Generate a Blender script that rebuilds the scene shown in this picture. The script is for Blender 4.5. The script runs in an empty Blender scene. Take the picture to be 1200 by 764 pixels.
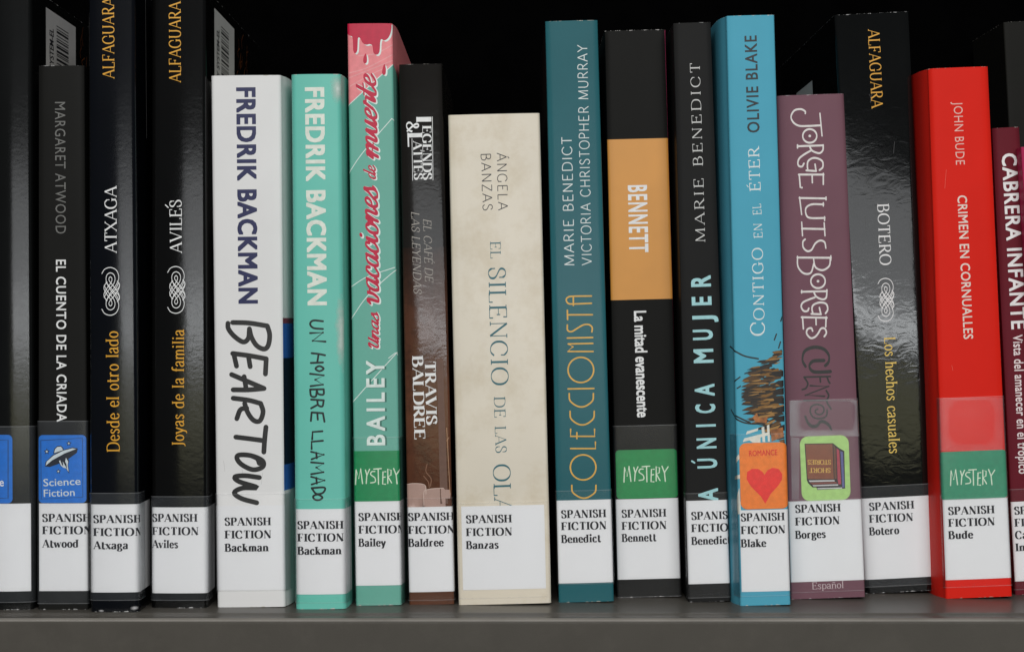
import bpy, bmesh, math, random
from mathutils import Vector, noise
from mathutils.geometry import delaunay_2d_cdt
random.seed(7)
S = bpy.context.scene
COL = S.collection

# ------------------------------------------------------------------ camera, world, lamps
H = 109.3                      # camera height over the shelf (mm)
CD = 720.0                     # camera to spine plane (mm)
F = 2160.0                     # focal length in photograph pixels
cam = bpy.data.cameras.new('camera'); camo = bpy.data.objects.new('camera', cam); COL.objects.link(camo)
camo.location = (0, -CD/1000, H/1000); camo.rotation_euler = (math.radians(90), 0, 0)
cam.sensor_width = 36; cam.lens = 36*F/1200; cam.clip_start = .01; cam.clip_end = 50
S.camera = camo
w = bpy.data.worlds.new('World'); S.world = w; w.use_nodes = True
w.node_tree.nodes['Background'].inputs[0].default_value = (.85, .92, 1, 1)
w.node_tree.nodes['Background'].inputs[1].default_value = .05
S.view_settings.view_transform = 'Standard'; S.view_settings.look = 'None'
S.view_settings.exposure = 0; S.view_settings.gamma = 1

def area(name, loc, target, sx, sy, radiance, col=(1, 1, 1)):
    l = bpy.data.lights.new(name, 'AREA'); l.shape = 'RECTANGLE'; l.size = sx; l.size_y = sy
    l.energy = radiance*math.pi*sx*sy; l.color = col
    o = bpy.data.objects.new(name, l); COL.objects.link(o); o.location = loc
    o.rotation_euler = (Vector(target)-Vector(loc)).to_track_quat('-Z', 'Y').to_euler()
    return o
area('ceiling_lamp', (.1, -1.75, 1.12), (0, 0, .08), 2.0, .55, 9.6, (1, .985, .96))
area('aisle_lamp', (.24, -2.2, .245), (.24, 0, .245), 1.32, .22, 2.5, (.96, .98, 1))
area('aisle_lamp_bright', (.3, -2.21, .108), (.3, 0, .108), 1.3, .045, 12.0, (.95, .98, 1))
area('olive_reflection_panel', (.2, -2.2, -.03), (.2, 0, -.03), 1.4, .13, 1.1, (.95, .93, .56))  # added panel for the olive reflection low on the glossy spines

# ------------------------------------------------------------------ materials
def lin(c):
    c = c/255.0
    return c/12.92 if c <= .04045 else ((c+.055)/1.055)**2.4
def C(r, g, b, k=1.25):
    return tuple(min(.86, lin(v)*k) for v in (r, g, b))

def mat(name, col, rough=.5, coat=0.0, coat_rough=.12, vary=.06, vscale=60, bump=0.0, bscale=400,
        wear=None, spec=.5, stain=None, wrinkle=0.0, metallic=0.0):
    m = bpy.data.materials.new(name); m.use_nodes = True
    nt = m.node_tree; N = nt.nodes; Lk = nt.links
    P = N['Principled BSDF']
    P.inputs['Roughness'].default_value = rough
    P.inputs['Specular IOR Level'].default_value = spec
    P.inputs['Coat Weight'].default_value = coat
    P.inputs['Coat Roughness'].default_value = coat_rough
    P.inputs['Metallic'].default_value = metallic
    tc = N.new('ShaderNodeTexCoord')
    no = N.new('ShaderNodeTexNoise'); no.inputs['Scale'].default_value = vscale; no.inputs['Detail'].default_value = 6
    Lk.new(tc.outputs['Object'], no.inputs['Vector'])
    mr = N.new('ShaderNodeMapRange'); mr.inputs['From Min'].default_value = .3; mr.inputs['From Max'].default_value = .7
    mr.inputs['To Min'].default_value = 1-vary; mr.inputs['To Max'].default_value = 1+vary
    Lk.new(no.outputs['Fac'], mr.inputs['Value'])
    mx = N.new('ShaderNodeVectorMath'); mx.operation = 'SCALE'; mx.inputs[0].default_value = col
    Lk.new(mr.outputs[0], mx.inputs['Scale'])
    out = mx.outputs[0]
    if stain:
        n2 = N.new('ShaderNodeTexNoise'); n2.inputs['Scale'].default_value = stain[1]; n2.inputs['Detail'].default_value = 8
        n2.inputs['Roughness'].default_value = .7
        Lk.new(tc.outputs['Object'], n2.inputs['Vector'])
        r2 = N.new('ShaderNodeMapRange'); r2.inputs['From Min'].default_value = .48; r2.inputs['From Max'].default_value = .72
        r2.inputs['To Max'].default_value = stain[2]; Lk.new(n2.outputs['Fac'], r2.inputs['Value'])
        m2 = N.new('ShaderNodeMix'); m2.data_type = 'RGBA'; Lk.new(r2.outputs[0], m2.inputs[0])
        Lk.new(out, m2.inputs[6]); m2.inputs[7].default_value = (*stain[0], 1); out = m2.outputs[2]
    if wear:   # (height m, half width m, colour, amount) : chipped print along the ends and the folds
        sp = N.new('ShaderNodeSeparateXYZ'); Lk.new(tc.outputs['Object'], sp.inputs[0])
        def mth(op, a, b=None):
            n = N.new('ShaderNodeMath'); n.operation = op
            for i, v in enumerate((a, b)):
                if v is None: continue
                if isinstance(v, (int, float)): n.inputs[i].default_value = v
                else: Lk.new(v, n.inputs[i])
            return n.outputs[0]
        ez = mth('MINIMUM', sp.outputs['Z'], mth('SUBTRACT', wear[0], sp.outputs['Z']))
        ex = mth('ADD', mth('ABSOLUTE', mth('SUBTRACT', mth('ABSOLUTE', sp.outputs['X']), wear[1])),
                 mth('MULTIPLY', mth('MAXIMUM', sp.outputs['Y'], 0.0), .8))
        ed = mth('MINIMUM', mth('MAXIMUM', ez, 0.0), mth('ADD', mth('MULTIPLY', ex, 1.6), .0003))
        prox = N.new('ShaderNodeMapRange'); prox.inputs['From Min'].default_value = 0; prox.inputs['From Max'].default_value = .0011
        prox.inputs['To Min'].default_value = .19*wear[3]; prox.inputs['To Max'].default_value = -.25
        Lk.new(ed, prox.inputs['Value'])
        n3 = N.new('ShaderNodeTexNoise'); n3.inputs['Scale'].default_value = 330; n3.inputs['Detail'].default_value = 5
        n3.inputs['Roughness'].default_value = .75
        Lk.new(tc.outputs['Object'], n3.inputs['Vector'])
        k = mth('SUBTRACT', mth('ADD', n3.outputs['Fac'], prox.outputs[0]), .70)
        k = mth('MULTIPLY', k, 22.0)
        cl = N.new('ShaderNodeClamp'); Lk.new(k, cl.inputs[0])
        m3 = N.new('ShaderNodeMix'); m3.data_type = 'RGBA'; Lk.new(cl.outputs[0], m3.inputs[0])
        Lk.new(out, m3.inputs[6]); m3.inputs[7].default_value = (*wear[2], 1); out = m3.outputs[2]
    Lk.new(out, P.inputs['Base Color'])
    if bump or wrinkle:
        b = N.new('ShaderNodeBump'); b.inputs['Strength'].default_value = 1.0; b.inputs['Distance'].default_value = 1
        n4 = N.new('ShaderNodeTexNoise'); n4.inputs['Scale'].default_value = bscale; n4.inputs['Detail'].default_value = 3
        Lk.new(tc.outputs['Object'], n4.inputs['Vector'])
        a = N.new('ShaderNodeMath'); a.operation = 'MULTIPLY'; a.inputs[1].default_value = bump*1e-5
        Lk.new(n4.outputs['Fac'], a.inputs[0]); h = a.outputs[0]
        if wrinkle:
            mp = N.new('ShaderNodeMapping'); mp.inputs['Scale'].default_value = (1, 1, 1.7); Lk.new(tc.outputs['Object'], mp.inputs[0])
            n5 = N.new('ShaderNodeTexNoise'); n5.inputs['Scale'].default_value = 150; n5.inputs['Detail'].default_value = 2
            n5.inputs['Distortion'].default_value = 1.2
            Lk.new(mp.outputs[0], n5.inputs['Vector'])
            c = N.new('ShaderNodeMath'); c.operation = 'MULTIPLY'; c.inputs[1].default_value = wrinkle*1e-5
            Lk.new(n5.outputs['Fac'], c.inputs[0])
            d = N.new('ShaderNodeMath'); d.operation = 'ADD'; Lk.new(h, d.inputs[0]); Lk.new(c.outputs[0], d.inputs[1]); h = d.outputs[0]
        Lk.new(h, b.inputs['Height'])
        Lk.new(b.outputs[0], P.inputs['Normal'])
        if coat: Lk.new(b.outputs[0], P.inputs['Coat Normal'])
    return m

_ink = {}
def ink(r, g, b, rough=.4, k=1.25):
    key = (r, g, b, rough, k)
    if key not in _ink:
        _ink[key] = mat('print_ink', C(r, g, b, k), rough, vary=.08, vscale=500, spec=.4)
    return _ink[key]

def tape_mat(name, haze, col=(.8, .82, .85), scale=45, rough=.16):
    m = bpy.data.materials.new(name); m.use_nodes = True
    nt = m.node_tree; N = nt.nodes; Lk = nt.links
    P = N['Principled BSDF']; P.inputs['Base Color'].default_value = (*col, 1)
    P.inputs['Roughness'].default_value = .5; P.inputs['Specular IOR Level'].default_value = .3
    T = N.new('ShaderNodeBsdfTransparent'); G = N.new('ShaderNodeBsdfGlossy')
    G.inputs['Roughness'].default_value = rough
    tc = N.new('ShaderNodeTexCoord'); no = N.new('ShaderNodeTexNoise')
    no.inputs['Scale'].default_value = scale; no.inputs['Detail'].default_value = 4; no.inputs['Distortion'].default_value = .6
    Lk.new(tc.outputs['Object'], no.inputs['Vector'])
    mr = N.new('ShaderNodeMapRange'); mr.inputs['From Min'].default_value = .35; mr.inputs['From Max'].default_value = .7
    mr.inputs['To Min'].default_value = haze*.7; mr.inputs['To Max'].default_value = haze*1.4
    Lk.new(no.outputs['Fac'], mr.inputs['Value'])
    bp = N.new('ShaderNodeBump'); bp.inputs['Distance'].default_value = 2.2e-5; bp.inputs['Strength'].default_value = 1
    n2 = N.new('ShaderNodeTexNoise'); n2.inputs['Scale'].default_value = 170; n2.inputs['Distortion'].default_value = .7
    Lk.new(tc.outputs['Object'], n2.inputs['Vector']); Lk.new(n2.outputs['Fac'], bp.inputs['Height']); Lk.new(bp.outputs[0], G.inputs['Normal'])
    fr0 = N.new('ShaderNodeFresnel'); fr0.inputs['IOR'].default_value = 1.42
    fr = N.new('ShaderNodeMath'); fr.operation = 'MULTIPLY'; fr.inputs[1].default_value = .6; Lk.new(fr0.outputs[0], fr.inputs[0])
    a = N.new('ShaderNodeMixShader'); Lk.new(mr.outputs[0], a.inputs[0]); Lk.new(T.outputs[0], a.inputs[1]); Lk.new(P.outputs[0], a.inputs[2])
    b = N.new('ShaderNodeMixShader'); Lk.new(fr.outputs[0], b.inputs[0]); Lk.new(a.outputs[0], b.inputs[1]); Lk.new(G.outputs[0], b.inputs[2])
    Lk.new(b.outputs[0], N['Material Output'].inputs[0])
    return m
TAPE = tape_mat('clear_tape', .012)
TAPEB = tape_mat('tape_over_black', .034, col=(.72, .78, .86))
TEDGE = tape_mat('tape_edge', .10, scale=120, rough=.3)
PAPER = mat('label_paper', (.82, .83, .85), .6, vary=.02, vscale=35, bump=.6, bscale=900)
LTXT = mat('label_print', (.004, .004, .010), .6, vary=.1, vscale=600)
PAGES = mat('page_paper', (.55, .5, .4), .8, vary=.1, vscale=200)
BORDER_EDGE = (.62, .6, .56)

# ------------------------------------------------------------------ lettering: skeleton letters drawn with a pen
def parse(src):
    out = []
    for st in src.split(';'):
        tk = st.split()
        if not tk: continue
        out.append((tk[0], [tuple(float(v) for v in p.split(',')) for p in tk[1:]]))
    return out
G_ = {
'A': (.78, 'lt( .05,0 .39,1; lk) .39,1 .73,0; lt .16,.33 .6,.33'),
'B': (.68, 'lk() .13,0 .13,1; cv .13,1 .36,1 .48,.92 .52,.77 .46,.61 .32,.54 .13,.54; cv .3,.54 .5,.49 .6,.37 .6,.24 .54,.08 .38,0 .13,0'),
'C': (.76, 'cv[ .67,.8 .54,.95 .4,1 .22,.93 .09,.73 .06,.5 .09,.27 .22,.07 .4,0 .56,.04 .69,.2'),
'D': (.82, 'lk() .13,0 .13,1; cv .13,1 .38,1 .58,.93 .71,.75 .74,.5 .71,.25 .58,.07 .38,0 .13,0'),
'E': (.66, 'lk() .13,0 .13,1; lt] .13,1 .56,1; lt] .13,.52 .45,.52; lt] .13,0 .6,0'),
'F': (.6, 'lk() .13,0 .13,1; lt] .13,1 .55,1; lt] .13,.5 .43,.5'),
'G': (.8, 'cv[ .67,.8 .54,.95 .4,1 .22,.93 .09,.73 .06,.5 .09,.27 .22,.07 .4,0 .56,.03 .68,.12; lk) .68,.06 .68,.42'),
'H': (.8, 'lk() .13,0 .13,1; lk() .67,0 .67,1; lt .13,.52 .67,.52'),
'I': (.3, 'lk() .15,0 .15,1'),
'J': (.36, 'lk) .22,.2 .22,1; cv .22,.3 .21,.05 .13,-.08 .0,-.12'),
'K': (.74, 'lk() .13,0 .13,1; lt) .13,.42 .6,1; lk) .28,.6 .68,0'),
'L': (.6, 'lk() .13,0 .13,1; lt] .13,0 .56,0'),
'M': (.96, 'lt( .11,0 .14,1; lk .14,1 .48,.04; lt .48,.04 .82,1; lk( .85,0 .82,1'),
'N': (.8, 'lt( .12,0 .12,1; lk .12,1 .68,0; lt) .68,0 .68,1'),
'O': (.84, 'ov .42,1 .22,.93 .09,.73 .06,.5 .09,.27 .22,.07 .42,0 .62,.07 .75,.27 .78,.5 .75,.73 .62,.93'),
'P': (.62, 'lk() .13,0 .13,1; cv .13,1 .36,1 .51,.92 .56,.74 .5,.56 .36,.48 .13,.48'),
'R': (.7, 'lk() .13,0 .13,1; cv .13,1 .36,1 .5,.92 .55,.75 .49,.58 .36,.5 .13,.5; lk) .33,.5 .66,0'),
'S': (.58, 'cv[] .48,.82 .41,.95 .28,1 .15,.95 .08,.8 .12,.66 .27,.55 .42,.45 .51,.3 .48,.1 .31,0 .16,.04 .07,.19'),
'T': (.66, 'lk( .33,0 .33,1; lt[] .05,1 .61,1'),
'U': (.78, 'cv() .12,1 .12,.6 .12,.34 .19,.1 .39,0 .58,.09 .66,.34 .66,.6 .66,1'),
'V': (.76, 'lk( .05,1 .38,0; lt) .38,0 .71,1'),
'W': (1.0, 'lk( .04,1 .28,0; lt .28,0 .5,.95; lk .5,.95 .73,0; lt) .73,0 .96,1'),
'X': (.74, 'lk() .07,1 .67,0; lt() .07,0 .67,1'),
'Y': (.7, 'lk( .04,1 .35,.48; lt) .35,.48 .66,1; lk( .35,0 .35,.48'),
'Z': (.66, 'lt[ .08,1 .58,1; lk .58,1 .07,0; lt] .07,0 .6,0'),
'&': (.8, 'cv .76,.45 .66,.2 .45,.02 .22,0 .08,.14 .1,.34 .3,.52 .44,.68 .44,.88 .32,1 .2,.9 .22,.72 .45,.35 .74,0'),
'a': (.52, 'cv .07,.52 .14,.64 .26,.68 .37,.62 .40,.48 .40,.14 .44,.03 .53,.05; cv .40,.40 .24,.35 .09,.27 .06,.13 .14,.01 .26,.02 .40,.14'),
'b': (.58, 'lk) .12,.03 .12,1; cv .12,.5 .22,.64 .34,.67 .48,.56 .52,.34 .47,.1 .34,0 .2,.02 .12,.1'),
'c': (.48, 'cv[ .42,.54 .33,.66 .24,.67 .1,.56 .06,.34 .11,.1 .25,0 .36,.02 .45,.14'),
'd': (.6, 'lk) .46,.03 .46,1; cv .46,.5 .38,.64 .27,.67 .11,.56 .06,.34 .1,.1 .24,0 .37,.03 .46,.13; lt .46,.02 .56,.04'),
'e': (.5, 'cv .07,.36 .43,.38 .41,.55 .26,.67 .11,.57 .06,.34 .12,.1 .26,0 .38,.03 .45,.15'),
'f': (.36, 'cv( .15,0 .15,.4 .15,.75 .2,.95 .31,1.02 .4,.95; lt .03,.66 .33,.66'),
'g': (.52, 'ov .24,.67 .1,.58 .08,.44 .12,.3 .24,.23 .36,.3 .4,.44 .37,.58; cv .14,.28 .08,.18 .14,.1 .34,.07 .45,-.04 .42,-.2 .25,-.28 .08,-.22 .06,-.1 .16,.05; lt .36,.62 .5,.65'),
'h': (.6, 'lk() .12,0 .12,1; cv( .48,0 .48,.2 .48,.45 .42,.62 .33,.66 .22,.62 .12,.48'),
'i': (.28, 'lk( .14,0 .14,.67; lt .04,.65 .14,.65; dk .14,.93'),
'j': (.26, 'cv .14,.66 .14,.3 .14,-.1 .08,-.25 -.03,-.26; dk .14,.93; lt .04,.65 .14,.65'),
'k': (.58, 'lk() .12,0 .12,1; lt) .12,.28 .44,.66; lk) .24,.4 .52,0'),
'l': (.28, 'lk() .14,0 .14,1'),
'm': (.88, 'lk( .12,0 .12,.66; lt .03,.65 .12,.65; cv .12,.48 .22,.63 .32,.66 .42,.6 .45,.44 .45,.2 .45,0; cv( .76,0 .76,.2 .76,.45 .71,.62 .62,.66 .53,.62 .45,.48; lt .37,0 .53,0'),
'n': (.6, 'lk( .12,0 .12,.66; lt .03,.65 .12,.65; cv( .48,0 .48,.2 .48,.45 .42,.62 .33,.66 .22,.62 .12,.48'),
'o': (.54, 'ov .27,.67 .12,.57 .06,.34 .12,.1 .27,0 .42,.1 .48,.34 .42,.57'),
'p': (.58, 'lk( .12,-.28 .12,.66; cv .12,.52 .22,.64 .34,.67 .48,.56 .52,.34 .47,.1 .34,0 .2,.02 .12,.1; lt .02,.65 .12,.65'),
'r': (.46, 'lk( .12,0 .12,.66; lt .03,.65 .12,.65; cv .12,.44 .2,.6 .3,.67 .4,.6'),
's': (.44, 'cv .37,.54 .31,.64 .2,.67 .1,.6 .1,.47 .21,.38 .33,.29 .37,.16 .3,.03 .18,0 .07,.12'),
't': (.38, 'cv .15,.9 .15,.5 .15,.18 .2,.03 .28,0 .37,.1; lt .03,.65 .34,.65'),
'u': (.6, 'cv .12,.66 .12,.45 .12,.2 .18,.04 .28,0 .38,.04 .47,.18; lk .47,0 .47,.66; lt .03,.65 .12,.65; lt .38,.65 .47,.65; lt .47,.01 .57,.03'),
'v': (.54, 'lk( .04,.66 .27,0; lt) .27,0 .5,.66'),
'w': (.8, 'lk( .04,.66 .23,0; lt .23,0 .4,.62; lk .4,.62 .58,0; lt) .58,0 .76,.66'),
'x': (.54, 'lk() .06,.66 .48,0; lt() .06,0 .48,.66'),
'y': (.54, 'lk( .04,.66 .28,.02; cv .5,.66 .28,.02 .18,-.22 .04,-.24'),
'z': (.48, 'lt .07,.66 .4,.66; lk .4,.66 .06,0; lt .06,0 .42,0'),
' ': (.36, ''),
}
G_['Á'] = (.78, G_['A'][1] + '; lt .36,1.12 .52,1.28'); G_['É'] = (.66, G_['E'][1] + '; lt .3,1.12 .46,1.28')
G_['ñ'] = (.6, G_['n'][1] + '; ct .14,.84 .24,.92 .34,.84 .46,.92')
SCRIPT = {
'U': (.6, 'cv .0,.75 .07,1 .17,.9 .13,.3 .24,.02 .4,.2 .46,1; cv .46,1 .45,.25 .52,.02 .62,.2'),
'u': (.56, 'cv .0,.25 .1,.66 .12,.3 .2,.02 .34,.12 .42,.66; cv .42,.66 .42,.2 .48,.02 .58,.22'),
'n': (.56, 'cv .0,.3 .07,.62 .13,.6 .12,.3 .11,0; cv .11,.15 .22,.56 .35,.66 .4,.48 .38,.15 .45,.02 .58,.22'),
'm': (.84, 'cv .0,.3 .07,.62 .13,.6 .12,.3 .11,0; cv .11,.15 .22,.56 .35,.66 .4,.48 .39,.2 .38,0; cv .39,.15 .5,.56 .63,.66 .68,.48 .66,.15 .73,.02 .86,.22'),
'a': (.56, 'cv .42,.6 .28,.67 .12,.55 .07,.25 .16,.02 .32,.12 .42,.6; cv .42,.66 .4,.2 .47,.02 .58,.22'),
's': (.42, 'cv -.02,.2 .18,.5 .26,.74 .3,.5 .36,.22 .28,.02 .12,0 .04,.12; cv .3,.05 .38,.1 .44,.22'),
'v': (.5, 'cv -.02,.5 .07,.66 .14,.45 .17,.06 .3,.06 .4,.35 .38,.66 .42,.5 .52,.52'),
'c': (.42, 'cv .36,.5 .32,.66 .2,.66 .08,.4 .1,.1 .22,0 .44,.22'),
'i': (.32, 'cv .0,.22 .1,.66 .1,.2 .18,.02 .34,.22; dk .13,.95'),
'o': (.5, 'ov .25,.66 .1,.52 .07,.28 .14,.04 .27,0 .4,.18 .4,.48; cv .3,.62 .38,.48 .52,.55'),
'e': (.42, 'cv .04,.28 .26,.36 .34,.54 .24,.67 .1,.52 .07,.22 .18,.01 .3,.04 .44,.22'),
'd': (.56, 'cv .42,.58 .28,.67 .12,.55 .07,.25 .16,.02 .32,.12 .42,.6; cv .46,1.15 .42,.6 .4,.2 .47,.02 .58,.22'),
'r': (.44, 'cv .0,.22 .1,.6 .12,.74 .18,.6 .34,.6 .32,.3 .34,.05 .46,.22'),
't': (.38, 'cv .0,.25 .12,.6 .18,1.1; cv .18,1.1 .12,.4 .13,.08 .24,0 .4,.22; lt -.04,.7 .36,.74'),
' ': (.3, ''),
}

def catmull(P, closed=False, n=5):
    if len(P) < 3 and not closed:
        return P
    out = []; m = len(P)
    rng = m if closed else m-1
    for i in range(rng):
        p1 = P[i]; p2 = P[(i+1) % m]
        p0 = P[(i-1) % m] if closed or i > 0 else (2*p1[0]-p2[0], 2*p1[1]-p2[1])
        p3 = P[(i+2) % m] if closed or i+2 < m else (2*p2[0]-p1[0], 2*p2[1]-p1[1])
        # centripetal-like safe form
        for k in range(n):
            t = k/n; t2 = t*t; t3 = t2*t
            out.append(tuple(.5*((2*p1[a]) + (-p0[a]+p2[a])*t + (2*p0[a]-5*p1[a]+4*p2[a]-p3[a])*t2 + (-p0[a]+3*p1[a]-3*p2[a]+p3[a])*t3) for a in (0, 1)))
    if not closed: out.append(P[-1])
    return out

def ribbon(P, wf, closed=False, caps=False, joints=False):
    """polygons covering a pen stroke; wf(direction) gives the full pen width"""
    polys = []; m = len(P); L = []; R = []; W = []
    for i in range(m):
        a = P[i-1] if (i > 0 or closed) else P[i]
        b = P[(i+1) % m] if (i < m-1 or closed) else P[i]
        dx, dy = b[0]-a[0], b[1]-a[1]; l = math.hypot(dx, dy) or 1e-9
        dx /= l; dy /= l
        wd = wf(dx, dy)/2; W.append(wd)
        L.append((P[i][0]-dy*wd, P[i][1]+dx*wd)); R.append((P[i][0]+dy*wd, P[i][1]-dx*wd))
    for i in range(m if closed else m-1):
        j = (i+1) % m
        polys.append([R[i], R[j], L[j], L[i]])
    def disc(p, r, k=10):
        polys.append([(p[0]+r*math.cos(2*math.pi*q/k+.1), p[1]+r*math.sin(2*math.pi*q/k+.1)) for q in range(k)])
    if joints:
        for i in range(1, m-1): disc(P[i], W[i], 8)
    if caps and not closed: disc(P[0], W[0]); disc(P[-1], W[-1])
    return polys

class Pen:
    def __init__(s, thick=.11, thin=.04, serif=True, sw=.09, shear=0, rnd=False, track=0.0, glyphs=None, xs=1.0):
        s.thick, s.thin, s.serif, s.sw, s.shear, s.rnd, s.track, s.g, s.xs = thick, thin, serif, sw, shear, rnd, track, glyphs or G_, xs
    def layout(s, text):
        polys = []; x = 0
        for ch in text:
            adv, src = s.g[ch]
            for head, P in parse(src):
                polys += s.stroke(head, [(p[0]*s.xs, p[1]) for p in P], x)
            x += adv*s.xs + s.track
        if s.shear: polys = [[(a+b*s.shear, b) for a, b in p] for p in polys]
        return polys
    def stroke(s, head, P, x):
        P = [(p[0]+x, p[1]) for p in P]; t, wt, fl = head[0], head[1], head[2:]
        if t == 'd':
            r = s.thick*.62
            return [[(P[0][0]+r*math.cos(q*.628), P[0][1]+r*math.sin(q*.628)) for q in range(10)]]
        if wt == 'k': wf = lambda dx, dy: s.thick
        elif wt == 't': wf = lambda dx, dy: s.thin
        else: wf = lambda dx, dy: s.thin+(s.thick-s.thin)*abs(dy)**1.3
        if t == 'l': out = ribbon(P, wf, caps=s.rnd, joints=len(P) > 2)
        elif t == 'c': out = ribbon(catmull(P), wf, caps=s.rnd)
        else: out = ribbon(catmull(P, True), wf, closed=True)
        if s.serif:
            wd = {'k': s.thick, 't': s.thin}.get(wt, s.thick)
            for f, p in (('(', P[0]), (')', P[-1])):
                if f in fl:
                    h = wd/2+s.sw; th = max(s.thin, .05)
                    y0, y1 = (p[1]-0.0, p[1]+th) if p[1] < .25 else (p[1]-th, p[1])
                    out.append([(p[0]-h, y0), (p[0]+h, y0), (p[0]+h, y1), (p[0]-h, y1)])
            for f, p in (('[', P[0]), (']', P[-1])):
                if f in fl:
                    b = max(s.thin*1.1, .05); hh = .2
                    if p[1] > .7: y0, y1 = p[1]-hh, p[1]+s.thin/2
                    elif p[1] < .3: y0, y1 = p[1]-s.thin/2, p[1]+hh
                    else: y0, y1 = p[1]-.1, p[1]+.1
                    out.append([(p[0]-b/2, y0), (p[0]+b/2, y0), (p[0]+b/2, y1), (p[0]-b/2, y1)])
        return out

def union(polys, eps=1e-5):
    """triangles covering the union of the polygons"""
    V = []; Fc = []
    for p in polys:
        q = []
        for a in p:
            if not q or math.hypot(a[0]-q[-1][0], a[1]-q[-1][1]) > eps*2: q.append(a)
        if len(q) > 2 and math.hypot(q[0][0]-q[-1][0], q[0][1]-q[-1][1]) < eps*2: q.pop()
        if len(q) < 3: continue
        if len(q) == 4:
            tris = [[q[0], q[1], q[2]], [q[0], q[2], q[3]]]
        elif len(q) > 14: tris = [q]
        else: tris = [q]
        for q in tris:
            ar = sum(q[i][0]*q[(i+1) % len(q)][1]-q[(i+1) % len(q)][0]*q[i][1] for i in range(len(q)))
            if abs(ar) < 1e-8: continue
            if ar < 0: q = q[::-1]
            b = len(V); V += [Vector(v) for v in q]; Fc.append(list(range(b, b+len(q))))
    r = delaunay_2d_cdt(V, [], Fc, 0, eps, True)
    ov = [tuple(v) for v in r[0]]
    BB = []
    for f in Fc:
        xs = [V[i][0] for i in f]; ys = [V[i][1] for i in f]; BB.append((min(xs), max(xs), min(ys), max(ys), [(V[i][0], V[i][1]) for i in f]))
    def inside(x, y):
        for x0, x1, y0, y1, P in BB:
            if x0 <= x <= x1 and y0 <= y <= y1:
                c = False; j = len(P)-1
                for i in range(len(P)):
                    if (P[i][1] > y) != (P[j][1] > y) and x < (P[j][0]-P[i][0])*(y-P[i][1])/(P[j][1]-P[i][1])+P[i][0]: c = not c
                    j = i
                if c: return True
        return False
    keep = []
    for f in r[2]:
        if inside(sum(ov[i][0] for i in f)/len(f), sum(ov[i][1] for i in f)/len(f)): keep.append(f)
    return ov, keep

_fontcache = {}
def sans(text, bold=0.0, track=1.0):
    """letters of Blender's own built-in typeface -> flat triangles (cap height 1)"""
    key = (text, bold, track)
    if key in _fontcache: return _fontcache[key]
    cu = bpy.data.curves.new('lettering', 'FONT'); cu.body = text; cu.offset = bold; cu.resolution_u = 3
    cu.space_character = track; cu.fill_mode = 'BOTH'
    o = bpy.data.objects.new('lettering', cu); COL.objects.link(o)
    bpy.context.view_layer.update()
    me = o.to_mesh()
    me.calc_loop_triangles()
    V = [(v.co.x, v.co.y) for v in me.vertices]; T = [tuple(t.vertices) for t in me.loop_triangles]
    o.to_mesh_clear(); bpy.data.objects.remove(o); bpy.data.curves.remove(cu)
    _fontcache[key] = (V, T)
    return V, T
capV, _ = sans('H'); CAPH = max(v[1] for v in capV)-min(v[1] for v in capV)

# ------------------------------------------------------------------ books
def nlink(name, me, parent, mt):
    o = bpy.data.objects.new(name, me); COL.objects.link(o); o.parent = parent
    if mt: me.materials.append(mt)
    return o

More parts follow.
